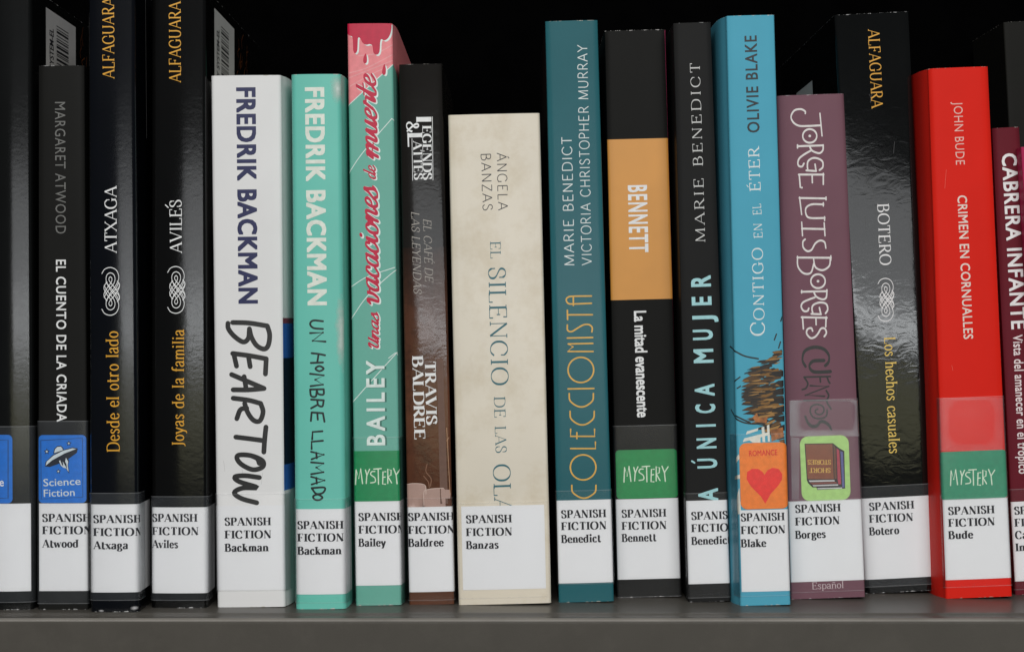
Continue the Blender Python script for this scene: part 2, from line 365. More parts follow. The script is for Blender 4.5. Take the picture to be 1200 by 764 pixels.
class Book:
    def __init__(s, name, label, TL, TR, BL, BR, cover, bulge=.3, r=.9, depth=140, wob=.10, yset=None, flare=(0, 0)):
        s.flare = flare
        pyb = (BL[1]+BR[1])/2
        s.D = H*F/(pyb-382) if yset is None else CD+yset
        s.y0 = s.D-CD
        P = [s.W(*p) for p in (TL, TR, BL, BR)]
        ct = ((P[0][0]+P[1][0])/2, (P[0][1]+P[1][1])/2); cb = ((P[2][0]+P[3][0])/2, (P[2][1]+P[3][1])/2)
        s.th = math.atan2(ct[0]-cb[0], ct[1]-cb[1])
        s.wt = (P[1][0]-P[0][0])/math.cos(s.th); s.wb = (P[3][0]-P[2][0])/math.cos(s.th)
        s.ox = cb[0]; s.oz = s.wb/2*abs(math.sin(s.th))
        s.bulge, s.r, s.depth, s.wob = bulge, r, depth, wob
        s.h = 1; s.h = s.L(*[(TL[i]+TR[i])/2 for i in (0, 1)])[1]
        s.seed = random.random()*50
        s.root = bpy.data.objects.new(name, None); COL.objects.link(s.root)
        s.root.empty_display_size = .02
        s.root.location = (s.ox/1000, s.y0/1000, s.oz/1000); s.root.rotation_euler = (0, s.th, 0)
        s.root['label'] = label; s.root['category'] = 'book'; s.root['group'] = 'books standing in a row on the library shelf'
        s.covermat = mat('cover_of_'+name, wear=(s.h/1000, (s.wb+s.wt)/4000, cover.pop('wearcol', BORDER_EDGE), cover.pop('wearamt', 1.0)), **cover)
        s.build()
    def W(s, px, py): return ((px-600)*s.D/F, H-(py-382)*s.D/F)
    def L(s, px, py):
        X, Z = s.W(px, py); dx = X-s.ox; dz = Z-s.oz
        return (dx*math.cos(s.th)-dz*math.sin(s.th), dx*math.sin(s.th)+dz*math.cos(s.th))
    def width(s, z): return s.wb+(s.wt-s.wb)*z/s.h
    def surf(s, q, z, e=0.0):
        hw = s.width(z)/2; r = s.r; f = hw-r; a = abs(q); sg = 1 if q >= 0 else -1
        yb = -s.bulge*(1-(f/hw)**2)
        if a <= f: x, y = q, -s.bulge*(1-(q/hw)**2)-e
        elif a <= f+r*math.pi/2:
            t = (a-f)/r; x, y = sg*(f+(r+e)*math.sin(t)), yb+r-(r+e)*math.cos(t)
        else:
            dd = a-f-r*math.pi/2; x, y = sg*(hw+e+s.flare[sg > 0]*(1-math.exp(-dd/6))*(1-math.exp(-dd/1.5))), yb+r+dd
        k = s.wob*noise.noise(Vector((q*.06+s.seed, z*.022, s.seed)))
        if a <= f+r: y += k
        else: x += sg*k*.5
        return Vector((x, y, z))*.001
    def samples(s, lo, hi, z=None):
        hw = max(s.wt, s.wb)/2; f = hw-s.r; out = {lo, hi}
        v = -f
        n = max(4, int(2*f/2))
        for i in range(n+1): out.add(-f+2*f*i/n)
        for sg in (-1, 1):
            for i in range(1, 7): out.add(sg*(f+s.r*math.pi/2*i/6))
            for d in (1.5, 3, 4.5, 6, 8, 11, 15, 22, 30, 60, 100): out.add(sg*(f+s.r*math.pi/2+d))
        return sorted(v for v in out if lo <= v <= hi)
    def build(s):
        bm = bmesh.new(); hw = max(s.wt, s.wb)/2; lim = hw+s.depth
        ss = s.samples(-lim, lim); nz = max(4, int(s.h/6)); zs = [s.h*i/nz for i in range(nz+1)]
        def grid(e):
            return [[bm.verts.new(s.surf(q, z, e)) for q in ss] for z in zs]
        o = grid(0); i_ = grid(-.45)
        for A, fl in ((o, 0), (i_, 1)):
            for j in range(nz):
                for k in range(len(ss)-1):
                    q = [A[j][k], A[j][k+1], A[j+1][k+1], A[j+1][k]]
                    fc = bm.faces.new(q[::-1] if fl else q); fc.smooth = True
        def rim(a, b):
            for k in range(len(a)-1):
                v = [bm.verts.new(x.co.copy()) for x in (a[k], a[k+1], b[k+1], b[k])]
                bm.faces.new(v)
        rim(o[0], i_[0]); rim(o[-1], i_[-1]); rim([x[0] for x in o], [x[0] for x in i_]); rim([x[-1] for x in o], [x[-1] for x in i_])
        me = bpy.data.meshes.new('cover'); bm.to_mesh(me); bm.free()
        s.cover = nlink('cover', me, s.root, s.covermat)
        bm = bmesh.new()
        for z in (1.0, s.h-1.0):
            pass
        vs = []
        for z in (1.2, s.h-1.2):
            g = s.width(z)/2-.75
            vs.append([bm.verts.new(Vector((x, y, z))*.001) for x, y in ((-g, 1.2), (g, 1.2), (g, s.depth-2), (-g, s.depth-2))])
        bm.faces.new(vs[0]); bm.faces.new(vs[1][::-1])
        for k in range(4): bm.faces.new([vs[0][k], vs[0][(k+1) % 4], vs[1][(k+1) % 4], vs[1][k]])
        me = bpy.data.meshes.new('pages'); bm.to_mesh(me); bm.free(); nlink('pages', me, s.root, PAGES)
    # --- flat print laid on the cover: (s, z) triangles -> mesh following the surface
    def lay(s, name, V, T, e, mt, parent=None, label=None, step=1.6):
        bm = bmesh.new()
        vs = [bm.verts.new((v[0], v[1], 0)) for v in V]
        for t in T:
            try: bm.faces.new([vs[i] for i in t])
            except ValueError: pass
        if not bm.faces: bm.free(); return None
        lo = min(v[0] for v in V); hi = max(v[0] for v in V); zl = min(v[1] for v in V); zh = max(v[1] for v in V)
        hw = max(s.wt, s.wb)/2; cuts = []
        q = math.ceil(lo/step)*step
        while q < hi:
            if abs(q) < hw-s.r: cuts.append(q)
            q += step
        for sg in (-1, 1):
            for i in range(0, 7): cuts.append(sg*(hw-s.r+s.r*math.pi/2*i/6))
            if hi > hw+3 or lo < -hw-3: cuts += [sg*(hw-s.r+s.r*math.pi/2+0*d+d-s.r*0) for d in (1.5, 3, 4.5, 6, 8, 11, 15, 22, 30, 60, 100)]
        for q in cuts:
            if lo < q < hi:
                bmesh.ops.bisect_plane(bm, geom=bm.verts[:]+bm.edges[:]+bm.faces[:], dist=1e-4, plane_co=(q, 0, 0), plane_no=(1, 0, 0))
        q = math.ceil(zl/8)*8
        if zh-zl > 10:
            while q < zh:
                if q > zl: bmesh.ops.bisect_plane(bm, geom=bm.verts[:]+bm.edges[:]+bm.faces[:], dist=1e-4, plane_co=(0, q, 0), plane_no=(0, 1, 0))
                q += 8
        loose = [v for v in bm.verts if not v.link_faces]
        bmesh.ops.delete(bm, geom=loose, context='VERTS')
        for v in bm.verts: v.co = s.surf(v.co.x, v.co.y, e)
        for f in bm.faces: f.smooth = True
        me = bpy.data.meshes.new(name); bm.to_mesh(me); bm.free()
        o = nlink(name, me, parent or s.root, mt)
        if label: o['label'] = label
        return o
    def px(s, pts): return [s.L(*p) for p in pts]
    def frame(s, p0, p1, cap):
        a = s.L(*p0); b = s.L(*p1); dx, dz = b[0]-a[0], b[1]-a[1]; l = math.hypot(dx, dz)
        return a, (dx/l, dz/l), l, cap*s.D/F
    def text(s, name, txt, p0, p1, cap, mt, pen=None, bold=0.0, e=.07, parent=None, shift=(0, 0), grow=0.0, track=1.0, exact=True):
        """txt from p0 to p1 (baseline ends, photo pixels), letters cap pixels high"""
        a, d, l, ch = s.frame(p0, p1, cap)
        if pen:
            if grow:
                pen = Pen(pen.thick+grow, pen.thin+grow, pen.serif, pen.sw, pen.shear, pen.rnd, pen.track, pen.g, pen.xs)
            V, T = union(pen.layout(txt)); ys = 1.0
            base = Pen(.1, .04).layout(txt)
        else:
            bb = bold+grow; b0_ = min(bb, .0)
            V, T = sans(txt, b0_, track); ys = 1/CAPH; d_ = bb-b0_
            if d_ > .004:
                n0 = len(V); V0 = V; T0 = T; V = []; T = []; reps = []
                for qi, (ax, ay) in enumerate(((0, 0), (1, 1), (-1, 1), (1, -1), (-1, -1), (1, 0), (-1, 0), (0, 1), (0, -1))):
                    V += [(x+ax*d_, y+ay*d_*.8) for x, y in V0]; T += [tuple(i+n0*qi for i in t) for t in T0]; reps += [qi]*n0
                ecopy = reps
        x0 = min(v[0] for v in V); x1 = max(v[0] for v in V)
        if grow and pen: x0 += grow/2; x1 -= grow/2
        kx = l/(x1-x0); up = (-d[1], d[0])
        Q = []
        for x, y in V:
            u = (x-x0)*kx; v = y*ys*ch
            Q.append((a[0]+d[0]*u+up[0]*v+shift[0], a[1]+d[1]*u+up[1]*v+shift[1]))
        if not pen and d_ > .004:
            n0 = len(V0); nt0 = len(T0); root_ = None
            bms = []
            for qi in range(9):
                bms.append((Q[qi*n0:(qi+1)*n0], T0, e+.0022*qi))
            return s.lay_many(name, bms, mt, parent)
        return s.lay(name, Q, T, e, mt, parent)
    def lay_many(s, name, sets, mt, parent):
        obs = [s.lay(name, Q, T, e, mt, parent) for Q, T, e in sets]
        bm = bmesh.new()
        for o in obs: bm.from_mesh(o.data)
        keep = obs[0]; bm.to_mesh(keep.data); bm.free()
        for f in keep.data.polygons: f.use_smooth = True
        for o in obs[1:]:
            me = o.data; bpy.data.objects.remove(o); bpy.data.meshes.remove(me)
        keep.name = name
        return keep
    def strokes(s, name, zo, zs, lines, width, mt, e=.07, parent=None, shift=(0, 0), smooth=True, thin=None):
        """freehand strokes digitised in photo pixels zo + p/zs; width in photo pixels"""
        polys = []; k = s.D/F
        for ln in lines:
            head = ''
            if isinstance(ln[0], str): head, ln = ln[0], ln[1:]
            P = s.px([(zo[0]+p[0]/zs+shift[0], zo[1]+p[1]/zs+shift[1]) for p in ln])
            ww = width*k*(2.0 if head == 'K' else 1)
            if len(P) == 1:
                polys.append([(P[0][0]+ww*.7*math.cos(q*.628), P[0][1]+ww*.7*math.sin(q*.628)) for q in range(10)]); continue
            tn = (thin if thin is not None else width)*k
            wf = lambda dx, dy: tn+(ww-tn)*abs(dx)      # letters lie on their side
            if head == 'o': polys += ribbon(catmull(P, True), wf, closed=True)
            elif head == 'l' or not smooth or len(P) == 2: polys += ribbon(P, wf, caps=True, joints=True)
            else: polys += ribbon(catmull(P), wf, caps=True)
        V, T = union(polys, 1e-4)
        return s.lay(name, V, T, e, mt, parent)
    def poly(s, name, polys, mt, e=.03, parent=None, px=True, label=None):
        if px: polys = [s.px(p) for p in polys]
        V, T = union(polys, 1e-4)
        return s.lay(name, V, T, e, mt, parent, label)
    def band(s, name, py0, py1, mt, e=.03, ls=None, rs=None, parent=None, pxl=None, pxr=None, rad=0.0, label=None):
        """strip across the spine between two photo heights; ls/rs reach in mm beyond the folds"""
        cx = s.ox*F/s.D+600
        hw = max(s.wt, s.wb)/2
        pm = (py0+py1)/2
        def edge(px_, ext, sg, py):
            if px_ is not None: return s.L(px_, pm)[0]
            return sg*(hw+ext)
        xl = edge(pxl, ls if ls is not None else 0, -1, pm); xr = edge(pxr, rs if rs is not None else 0, 1, pm)
        xc = s.ox+0
        zt = s.zat(py0); zb = s.zat(py1)
        if rad:
            P = []
            for cx_, cz, a0 in ((xr-rad, zt-rad, 0), (xl+rad, zt-rad, 90), (xl+rad, zb+rad, 180), (xr-rad, zb+rad, 270)):
                for i in range(6):
                    a = math.radians(a0+18*i); P.append((cx_+rad*math.cos(a), cz+rad*math.sin(a)))
            polys = [P]
        else: polys = [[(xl, zb), (xr, zb), (xr, zt), (xl, zt)]]
        return s.poly(name, polys, mt, e, parent, px=False, label=label)
    def zat(s, py):
        # local height seen at photo height py on the middle of the spine
        X, Z = s.W(600, py); return (Z-s.oz)/math.cos(s.th)
    def label_(s, lx, rx, py0, py1, lines, ls=None, rs=None, cap=9.0, sw=54, tilt=0.0):
        """white spine label; lines: (text, px, baseline py, width in photo pixels)"""
        o = s.band('spine_label', py0, py1, PAPER, e=.12, pxl=lx, pxr=rx, ls=ls, rs=rs)
        pen = Pen(.235, .066, sw=.075, track=.125)
        for t, x, y, wd in lines:
            # run the line along the label, level with the foot of the book
            c, sn = math.cos(s.th), math.sin(s.th)
            s.text('label_lettering', t, (x, y), (x+wd*c, y+wd*sn*1.0-tilt*wd), cap, LTXT, pen, e=.17, parent=o)
        return o
    def tape(s, py0, py1, mt=None, e=.42, ls=9, rs=9, pxl=None, pxr=None):
        hw = max(s.wt, s.wb)/2
        zt, zb = s.zat(py0), s.zat(py1)
        o = s.band('clear_tape', py0, py1, mt or TAPE, e=e, ls=ls, rs=rs, pxl=pxl, pxr=pxr)
        s.band('tape_edge', py0, py0+.9, TEDGE, e=e+.02, ls=ls, rs=rs, pxl=pxl, pxr=pxr, parent=o)
        s.band('tape_edge', py1-.9, py1, TEDGE, e=e+.02, ls=ls, rs=rs, pxl=pxl, pxr=pxr, parent=o)
        return o

def three(x, ys, name, w1=54, w2=54, wn=40):
    return [('SPANISH', x, ys[0], w1), ('FICTION', x, ys[1], w2), (name, x, ys[2], wn)]
def gloss(r, g, b, **k):
    d = dict(col=C(r, g, b), rough=.6, spec=.0, coat=1.0, coat_rough=.08, vary=.15, vscale=40, bump=1.1, bscale=620, wrinkle=.9)
    d.update(k); return d
def matte(r, g, b, **k):
    d = dict(col=C(r, g, b), rough=.5, coat=0.0, vary=.05, vscale=50, bump=.8, bscale=700, spec=.07)
    d.update(k); return d

# pens
ROMAN = Pen(.105, .04, sw=.07, track=.03)
ROMANB = Pen(.20, .05, sw=.045, track=.07)
GARA = Pen(.12, .05, sw=.05, track=.07)
LIGHT = Pen(.075, .075, serif=False, track=.12)
THINS = Pen(.065, .045, sw=.05, track=.05)
ITAL = Pen(.08, .04, sw=.04, shear=.2, track=.04)
BRUSH = Pen(.14, .08, serif=False, rnd=True, shear=.28, glyphs=SCRIPT)

GOLD = ink(205, 150, 45, .35); WHITE = ink(215, 218, 220, .4)

def emblem(b, x, y, k, mt):
    """interlaced calligraphic knot; x,y = photo pixel of the zoom origin"""
    s1 = [(100,160),(135,108),(203,88),(268,115),(300,180),(295,245),(255,320),(205,390),(165,460),(150,520),(165,572),(205,592),(245,568),(258,515),(240,460),(195,405),(155,352),(128,300)]
    s3 = [(150,262),(180,300),(235,365),(275,420),(300,470),(312,440),(290,380),(240,310),(200,262),(184,225),(203,198),(222,225),(208,272),(165,330),(132,385),(125,420),(140,455),(165,480)]
    s4 = [(285,250),(308,285),(300,330),(262,360)]
    mir = lambda L: [(p[0], 744-p[1]) for p in L]
    b.strokes('publisher_emblem', (x, y), 10.18/k, [s1, mir(s1), s3, mir(s3), s4, mir(s4)], 1.0, mt, thin=.6, e=.07)

def mystery(b, x, y, kx, parent, e):
    L_ = [['l',(90,515),(95,385),(118,460),(135,375),(152,508)],['l',(178,385),(192,435)],['l',(215,378),(190,435),(185,505)],
          [(262,398),(235,400),(225,425),(262,455),(265,490),(225,500)],['l',(252,377),(320,372)],['l',(292,375),(295,512)],
          ['l',(360,400),(335,402),(332,510),(358,512)],['l',(335,450),(355,448)],['l',(378,505),(378,378),(408,388),(406,430),(380,445),(412,500)],
          ['l',(430,372),(452,430)],['l',(485,378),(452,430),(460,508)]]
    L2 = [[(p if isinstance(p, str) else ((p[0]-85)*kx, p[1]-370)) for p in l] for l in L_]
    b.strokes('genre_lettering', (x, y), 7.637, L2, 1.35, ink(200, 215, 195, .5), e=e, parent=parent)

# ---- shelf ----------------------------------------------------------------
SHELF = mat('grey_powder_coated_steel', C(76, 73, 68, 1.25), .42, vary=.07, vscale=30, bump=3.0, bscale=1500, spec=.08, stain=(C(96, 92, 86), 90, .16), coat=.16, coat_rough=.16)
def lip_highlight(m):  # paler colour along the lip paints in its gloss highlight line
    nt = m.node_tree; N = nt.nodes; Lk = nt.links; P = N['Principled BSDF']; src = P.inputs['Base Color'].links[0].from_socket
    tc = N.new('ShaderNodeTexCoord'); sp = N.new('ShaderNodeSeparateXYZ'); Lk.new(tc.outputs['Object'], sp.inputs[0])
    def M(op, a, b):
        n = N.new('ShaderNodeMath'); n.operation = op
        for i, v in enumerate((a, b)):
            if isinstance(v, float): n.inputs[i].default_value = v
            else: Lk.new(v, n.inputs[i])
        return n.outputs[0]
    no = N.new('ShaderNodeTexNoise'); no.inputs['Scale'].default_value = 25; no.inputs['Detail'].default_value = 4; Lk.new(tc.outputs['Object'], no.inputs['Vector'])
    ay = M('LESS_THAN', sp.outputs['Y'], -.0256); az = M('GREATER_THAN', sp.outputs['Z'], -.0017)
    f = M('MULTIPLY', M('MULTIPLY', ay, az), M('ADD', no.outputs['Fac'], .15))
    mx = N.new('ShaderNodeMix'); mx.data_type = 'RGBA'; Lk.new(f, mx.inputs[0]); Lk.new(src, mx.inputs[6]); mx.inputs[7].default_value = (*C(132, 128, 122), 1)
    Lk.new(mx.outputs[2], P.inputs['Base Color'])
lip_highlight(SHELF)
def loft(name, prof, x0, x1, mt, nx=2):
    bm = bmesh.new(); rows = [[bm.verts.new((x0+(x1-x0)*i/nx, p[0]/1000, p[1]/1000)) for i in range(nx+1)] for p in prof]
    for a, b in zip(rows, rows[1:]+rows[:1]):
        for i in range(nx):
            f = bm.faces.new([a[i], a[i+1], b[i+1], b[i]]); f.smooth = True
    bm.faces.new([r[0] for r in rows]); bm.faces.new([r[-1] for r in rows][::-1])
    bmesh.ops.recalc_face_normals(bm, faces=bm.faces)
    me = bpy.data.meshes.new(name); bm.to_mesh(me); bm.free()
    o = nlink(name, me, None, mt); return o
prof = [(250, 0), (60, 0), (0, 0), (-16, 0), (-16.5, 0), (-17.6, -.25), (-19, -.75), (-23.6, -.85), (-24.6, -.75), (-25.2, -.62), (-25.8, -.62), (-26.3, -.9), (-26.6, -1.5), (-26.7, -2.4), (-26.7, -3), (-26.7, -30), (-26.7, -32),
        (-25.5, -32), (-25.5, -4), (-24, -2.2), (250, -2.2)]
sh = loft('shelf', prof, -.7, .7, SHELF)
sh['kind'] = 'structure'
m_ = sh.modifiers.new('edges', 'EDGE_SPLIT'); m_.split_angle = math.radians(50)
BACK = mat('unlit_black_back_panel', (.0012, .0012, .0013), .8, spec=.0, vary=.2)
bk = loft('back_panel', [(252, 600), (252, -40), (256, -40), (256, 600)], -.7, .7, BACK); bk['kind'] = 'structure'

# ================================================================== the books, left to right
BLK = dict(wearcol=(.5, .5, .5))
# B0 glossy black, cut by the left side of the picture
def barcode(b, dep0, dep1, ztop, zbot):
    hw = b.width(ztop)/2; off = hw-b.r+b.r*math.pi/2-0
    q0, q1 = off+dep0-b.r, off+dep1-b.r
    o = b.poly('barcode_sticker', [[(q0, zbot), (q1, zbot), (q1, ztop), (q0, ztop)]], mat('barcode_paper', (.62, .62, .62), .6, vary=.03), .12, px=False)
    bars = []; z = ztop-4.5; rnd = random.Random(3)
    while z > zbot+6:
        t = rnd.choice([.35, .35, .6, .9]); bars.append([(q0+17, z-t), (q0+37, z-t), (q0+37, z), (q0+17, z)]); z -= t+rnd.choice([.35, .5, .9])
    b.poly('barcode_bars', bars, LTXT, .16, o, px=False)
    V, T = sans('LIBRARY SYSTEM-EL', .02)
    x1 = max(v[0] for v in V); k = 6.2/CAPH; kx = 30/x1
    zt = ztop-7
    Q = [(q0+12-v[1]*k, zt-(x1-v[0])*kx) for v in V]
    b.lay('barcode_lettering', Q, T, .16, LTXT, o)

b0 = Book('black_novel', 'glossy black book cut off by the left edge of the picture with blank white label',
          (-24, -15), (37, -15), (-22, 713), (40, 714), gloss(13, 14, 14, coat_rough=.13, **BLK), bulge=1.6, r=2.2, depth=150)
b0.label_(None, None, 589.5, 692, [], ls=20, rs=-1)
g = b0.band('genre_sticker', 509, 589, ink(14, 104, 190, .4), e=.2, pxl=-40, pxr=16, rad=1.8)
b0.text('genre_lettering', 'e', (1, 569), (6, 569), 9.5, WHITE, e=.25, parent=g, bold=.01)
b0.strokes('sticker_frame', (0, 0), 1, [['l', (-5, 515), (11, 515), (11, 583), (-5, 583)]], .8, ink(25, 35, 50), e=.25, parent=g)
b0.tape(499, 705, mt=TAPEB, rs=6)
barcode(b0, 22, 72, 236, 150)

# B1
b1 = Book('slim_black_novel', 'slim matte black paperback with white title and blue flying-saucer science fiction sticker',
          (45, 77.5), (98.5, 77), (44.5, 714), (103.5, 713.5), matte(26, 26, 25, rough=.5, **BLK), bulge=.3, depth=130)
b1.text('author_lettering', 'MARGARET ATWOOD', (64.6, 120), (65.5, 274), 12, ink(100, 100, 98), bold=.0, track=1.1)
b1.text('title_lettering', 'EL CUENTO DE LA CRIADA', (66, 304.5), (67, 494), 11.2, WHITE, bold=.014, track=1.1)
b1.label_(46, None, 589.5, 692, three(49.4, (611, 625.5, 641), 'Atwood', 57.5, 58, 43), rs=18)
g = b1.band('genre_sticker', 509.5, 589, ink(14, 104, 190, .4), e=.2, pxl=45.5, rs=-.6, rad=1.6)
Z1 = ((40, 490), 6.945)
DK = ink(16, 22, 38); LG = ink(190, 200, 205)
b1.strokes('sticker_frame', *Z1, [['l', (55, 180), (60, 655), (398, 640), (395, 160), (55, 180)]], .55, DK, e=.25, parent=g)
b1.poly('flying_saucer', [[(40+x/6.945, 490+y/6.945) for x, y in P] for P in (
    [(90,390),(95,355),(150,300),(240,255),(320,235),(358,245),(350,280),(280,330),(200,370),(130,395)],
    [(158,290),(165,250),(190,225),(220,222),(240,240),(242,262)],
    [(200,345),(235,320),(270,312),(288,345),(280,380),(290,450),(262,410),(245,395),(215,385)])], DK, e=.25, parent=g)
b1.poly('flying_saucer_highlight', [[(40+x/6.945, 490+y/6.945) for x, y in P] for P in (
    [(95,385),(105,350),(160,302),(240,262),(315,243),(345,248),(250,285),(150,340)],
    [(166,282),(172,252),(192,232),(220,230),(234,246),(236,258)],
    [(205,345),(215,340),(228,375),(240,390),(236,350),(262,395),(272,420),(265,370),(255,350),(262,320),(280,350),(276,385),(284,435),(262,405),(240,400),(220,382)])], LG, e=.28, parent=g)
def star(cx, cy, r, k=.42):
    return [(40+(cx+(r if i % 2 == 0 else r*k)*math.sin(i*.628))/6.945, 490+(cy-(r if i % 2 == 0 else r*k)*math.cos(i*.628))/6.945) for i in range(10)]
b1.poly('sticker_star', [star(105, 270, 27), star(285, 203, 24), star(200, 430, 22)], DK, e=.25, parent=g)
b1.poly('sticker_star_centre', [star(105, 270, 13), star(285, 203, 11), star(200, 430, 11)], LG, e=.28, parent=g)
b1.text('genre_lettering', 'Science', (51.2, 569.5), (94.8, 567.5), 8.4, LG, e=.26, parent=g, bold=.008)
b1.text('genre_lettering', 'Fiction', (51.6, 581.8), (88, 580.5), 8.4, LG, e=.26, parent=g, bold=.008)
b1.tape(493, 707, mt=TAPEB, rs=6)

# B2 / B3 glossy Alfaguara style pair
b2 = Book('glossy_black_novel', 'glossy blue-black book with orange Desde el otro lado title and white ATXAGA lettering',
          (103, -17), (158, -17), (105.5, 716), (163.5, 717), gloss(7, 9, 14, coat_rough=.14, **BLK), bulge=.75, r=2.2, depth=150)
b2.text('publisher_lettering', 'ALFAGUARA', (134.5, 93), (134, -3), 13.6, GOLD, GARA)
b2.text('author_lettering', 'ATXAGA', (137.2, 297), (137, 218), 13.8, WHITE, GARA)
emblem(b2, 110, 305, 1.0, WHITE)
b2.text('title_lettering', 'Desde el otro lado', (140.5, 529), (138.8, 388), 14.5, GOLD, GARA)
b2.label_(105.6, None, 590.5, 693.5, three(109.5, (612.3, 627.5, 642.8), 'Atxaga', 57, 58, 41), rs=20)
b2.tape(577, 703, mt=TAPEB)
b3 = Book('glossy_black_family_novel', 'glossy black book with orange Joyas de la familia title and white AVILÉS lettering',
          (177.5, -13), (241.5, -13), (177, 711.5), (243.5, 712), gloss(9, 9, 9, coat_rough=.12, wrinkle=1.6, **BLK), bulge=.7, r=2.0, depth=150)
b3.text('publisher_lettering', 'ALFAGUARA', (212.3, 97.5), (212, 2), 13.6, GOLD, GARA)
b3.text('author_lettering', 'AVILES', (213.5, 297), (213, 234.5), 13.8, WHITE, GARA)
b3.strokes('accent', (0, 0), 1, [['l', (197.5, 243.5), (194.3, 240.5)]], 1.3, WHITE)
emblem(b3, 187.2, 304, .98, WHITE)
b3.text('title_lettering', 'Joyas de la familia', (215.8, 522.5), (216, 386), 13.8, GOLD, GARA)
b3.label_(None, None, 594, 694.5, three(178.2, (610.8, 626.3, 641.5), 'Aviles', 53.5, 54.5, 31), ls=-.2, rs=16)
b3.tape(581, 703, mt=TAPEB)
barcode(b3, 19.5, 72, 236, 150)
ob = [[(250+x*.5, 15+0*x), (251+x*.5, 15)] for x in (0,)]
def cover_scrawl(b, dep, z, n, seed):
    rr = random.Random(seed); off = b.width(z)/2-b.r+b.r*math.pi/2-b.r; polys = []
    for i in range(n):
        q = off+dep+rr.uniform(0, 34); zz = z+rr.uniform(-9, 9); l = rr.uniform(2, 9)
        P = [(q, zz), (q+rr.uniform(-2, 2), zz+l*.5), (q+rr.uniform(0, 4), zz+l)]
        polys += ribbon(catmull(P), lambda dx, dy: rr.uniform(.4, .7))
    V, T = union(polys, 1e-4); b.lay('cover_scrawl', V, T, .05, ink(95, 50, 14), None)
cover_scrawl(b0, 78, 222, 9, 1); cover_scrawl(b3, 78, 222, 16, 2)

q2 = b2.width(200)/2-b2.r+b2.r*math.pi/2
b2.poly('crease_catchlight', [[(q2+18, 183), (q2+18.7, 183), (q2+18.4, 239), (q2+17.8, 239)]], mat('catchlight_grey', (.3, .3, .3), .5), .1, px=False)  # pale strip painted as the catch-light along the cover's hinge
# B4 white
b4 = Book('white_novel', 'thick white paperback with navy author name and black handwritten BEARTOWN title',
          (247, 89.5), (329.5, 88), (254.5, 711.5), (334.5, 711), matte(211, 211, 211, rough=.38, wearcol=(.6, .58, .52), vary=.02), bulge=.5, r=1.6, depth=140, flare=(0, 2.2))
NAVY = ink(34, 38, 78)
b4.text('author_lettering', 'FREDRIK BACKMAN', (277.8, 103), (280.6, 356), 21, NAVY, bold=.036, track=1.1)
b4.strokes('title_lettering', (255, 365), 3.255, [
    [(58,42),(120,44),(190,55)], [(190,55),(199,88),(194,128),(178,143),(150,130),(130,98),(122,66)], [(122,68),(118,102),(98,116),(64,94),(42,66),(40,45)],
    [(58,160),(120,168),(186,180)], [(62,160),(73,208)], [(118,168),(125,210)], [(186,180),(183,238)],
    [(54,240),(110,264),(178,293)], [(178,293),(120,298),(60,298)], [(102,248),(106,272),(110,297)],
    [(60,330),(120,338),(165,350)], [(165,350),(174,382),(162,416),(138,414),(116,385),(104,350)], [(112,368),(88,374),(74,408)],
    [(185,440),(180,490),(177,535)], [(70,478),(120,484),(180,492)],
    ['o',(85,546),(130,549),(172,568),(172,592),(135,602),(92,582),(74,558)], [(130,549),(152,560),(160,578)],
    [(160,632),(105,625),(66,630),(84,648),(152,670),(96,672),(64,690),(92,712),(150,728)]], 5.7, ink(38, 38, 38), e=.07)
hw4 = b4.width(100)/2
def sideband(b, py0, py1, mt, d0, d1, name, e=.05, right=True):
    q = b.width(b.zat(py0))/2-b.r+b.r*math.pi/2; zt, zb = b.zat(py0), b.zat(py1)
    sg = 1 if right else -1
    return b.poly(name, [[(sg*(q+d0), zb), (sg*(q+d1), zb), (sg*(q+d1), zt), (sg*(q+d0), zt)]], mt, e, px=False)
sideband(b4, 373, 379.5, ink(120, 55, 70), -.9, 136, 'cover_picture')
sideband(b4, 379.5, 420, ink(45, 95, 170), -.9, 136, 'cover_picture', .052)
sideband(b4, 420, 545, ink(14, 22, 42), -.9, 136, 'cover_picture', .054)
sideband(b4, 545, 575, ink(45, 95, 170), -.9, 136, 'cover_picture', .056)
b4.label_(None, None, 592, 691, three(263.3, (615.4, 630.5, 645.8), 'Backman', 54.6, 54.6, 52), ls=1, rs=3)
b4.tape(578, 692, rs=7)

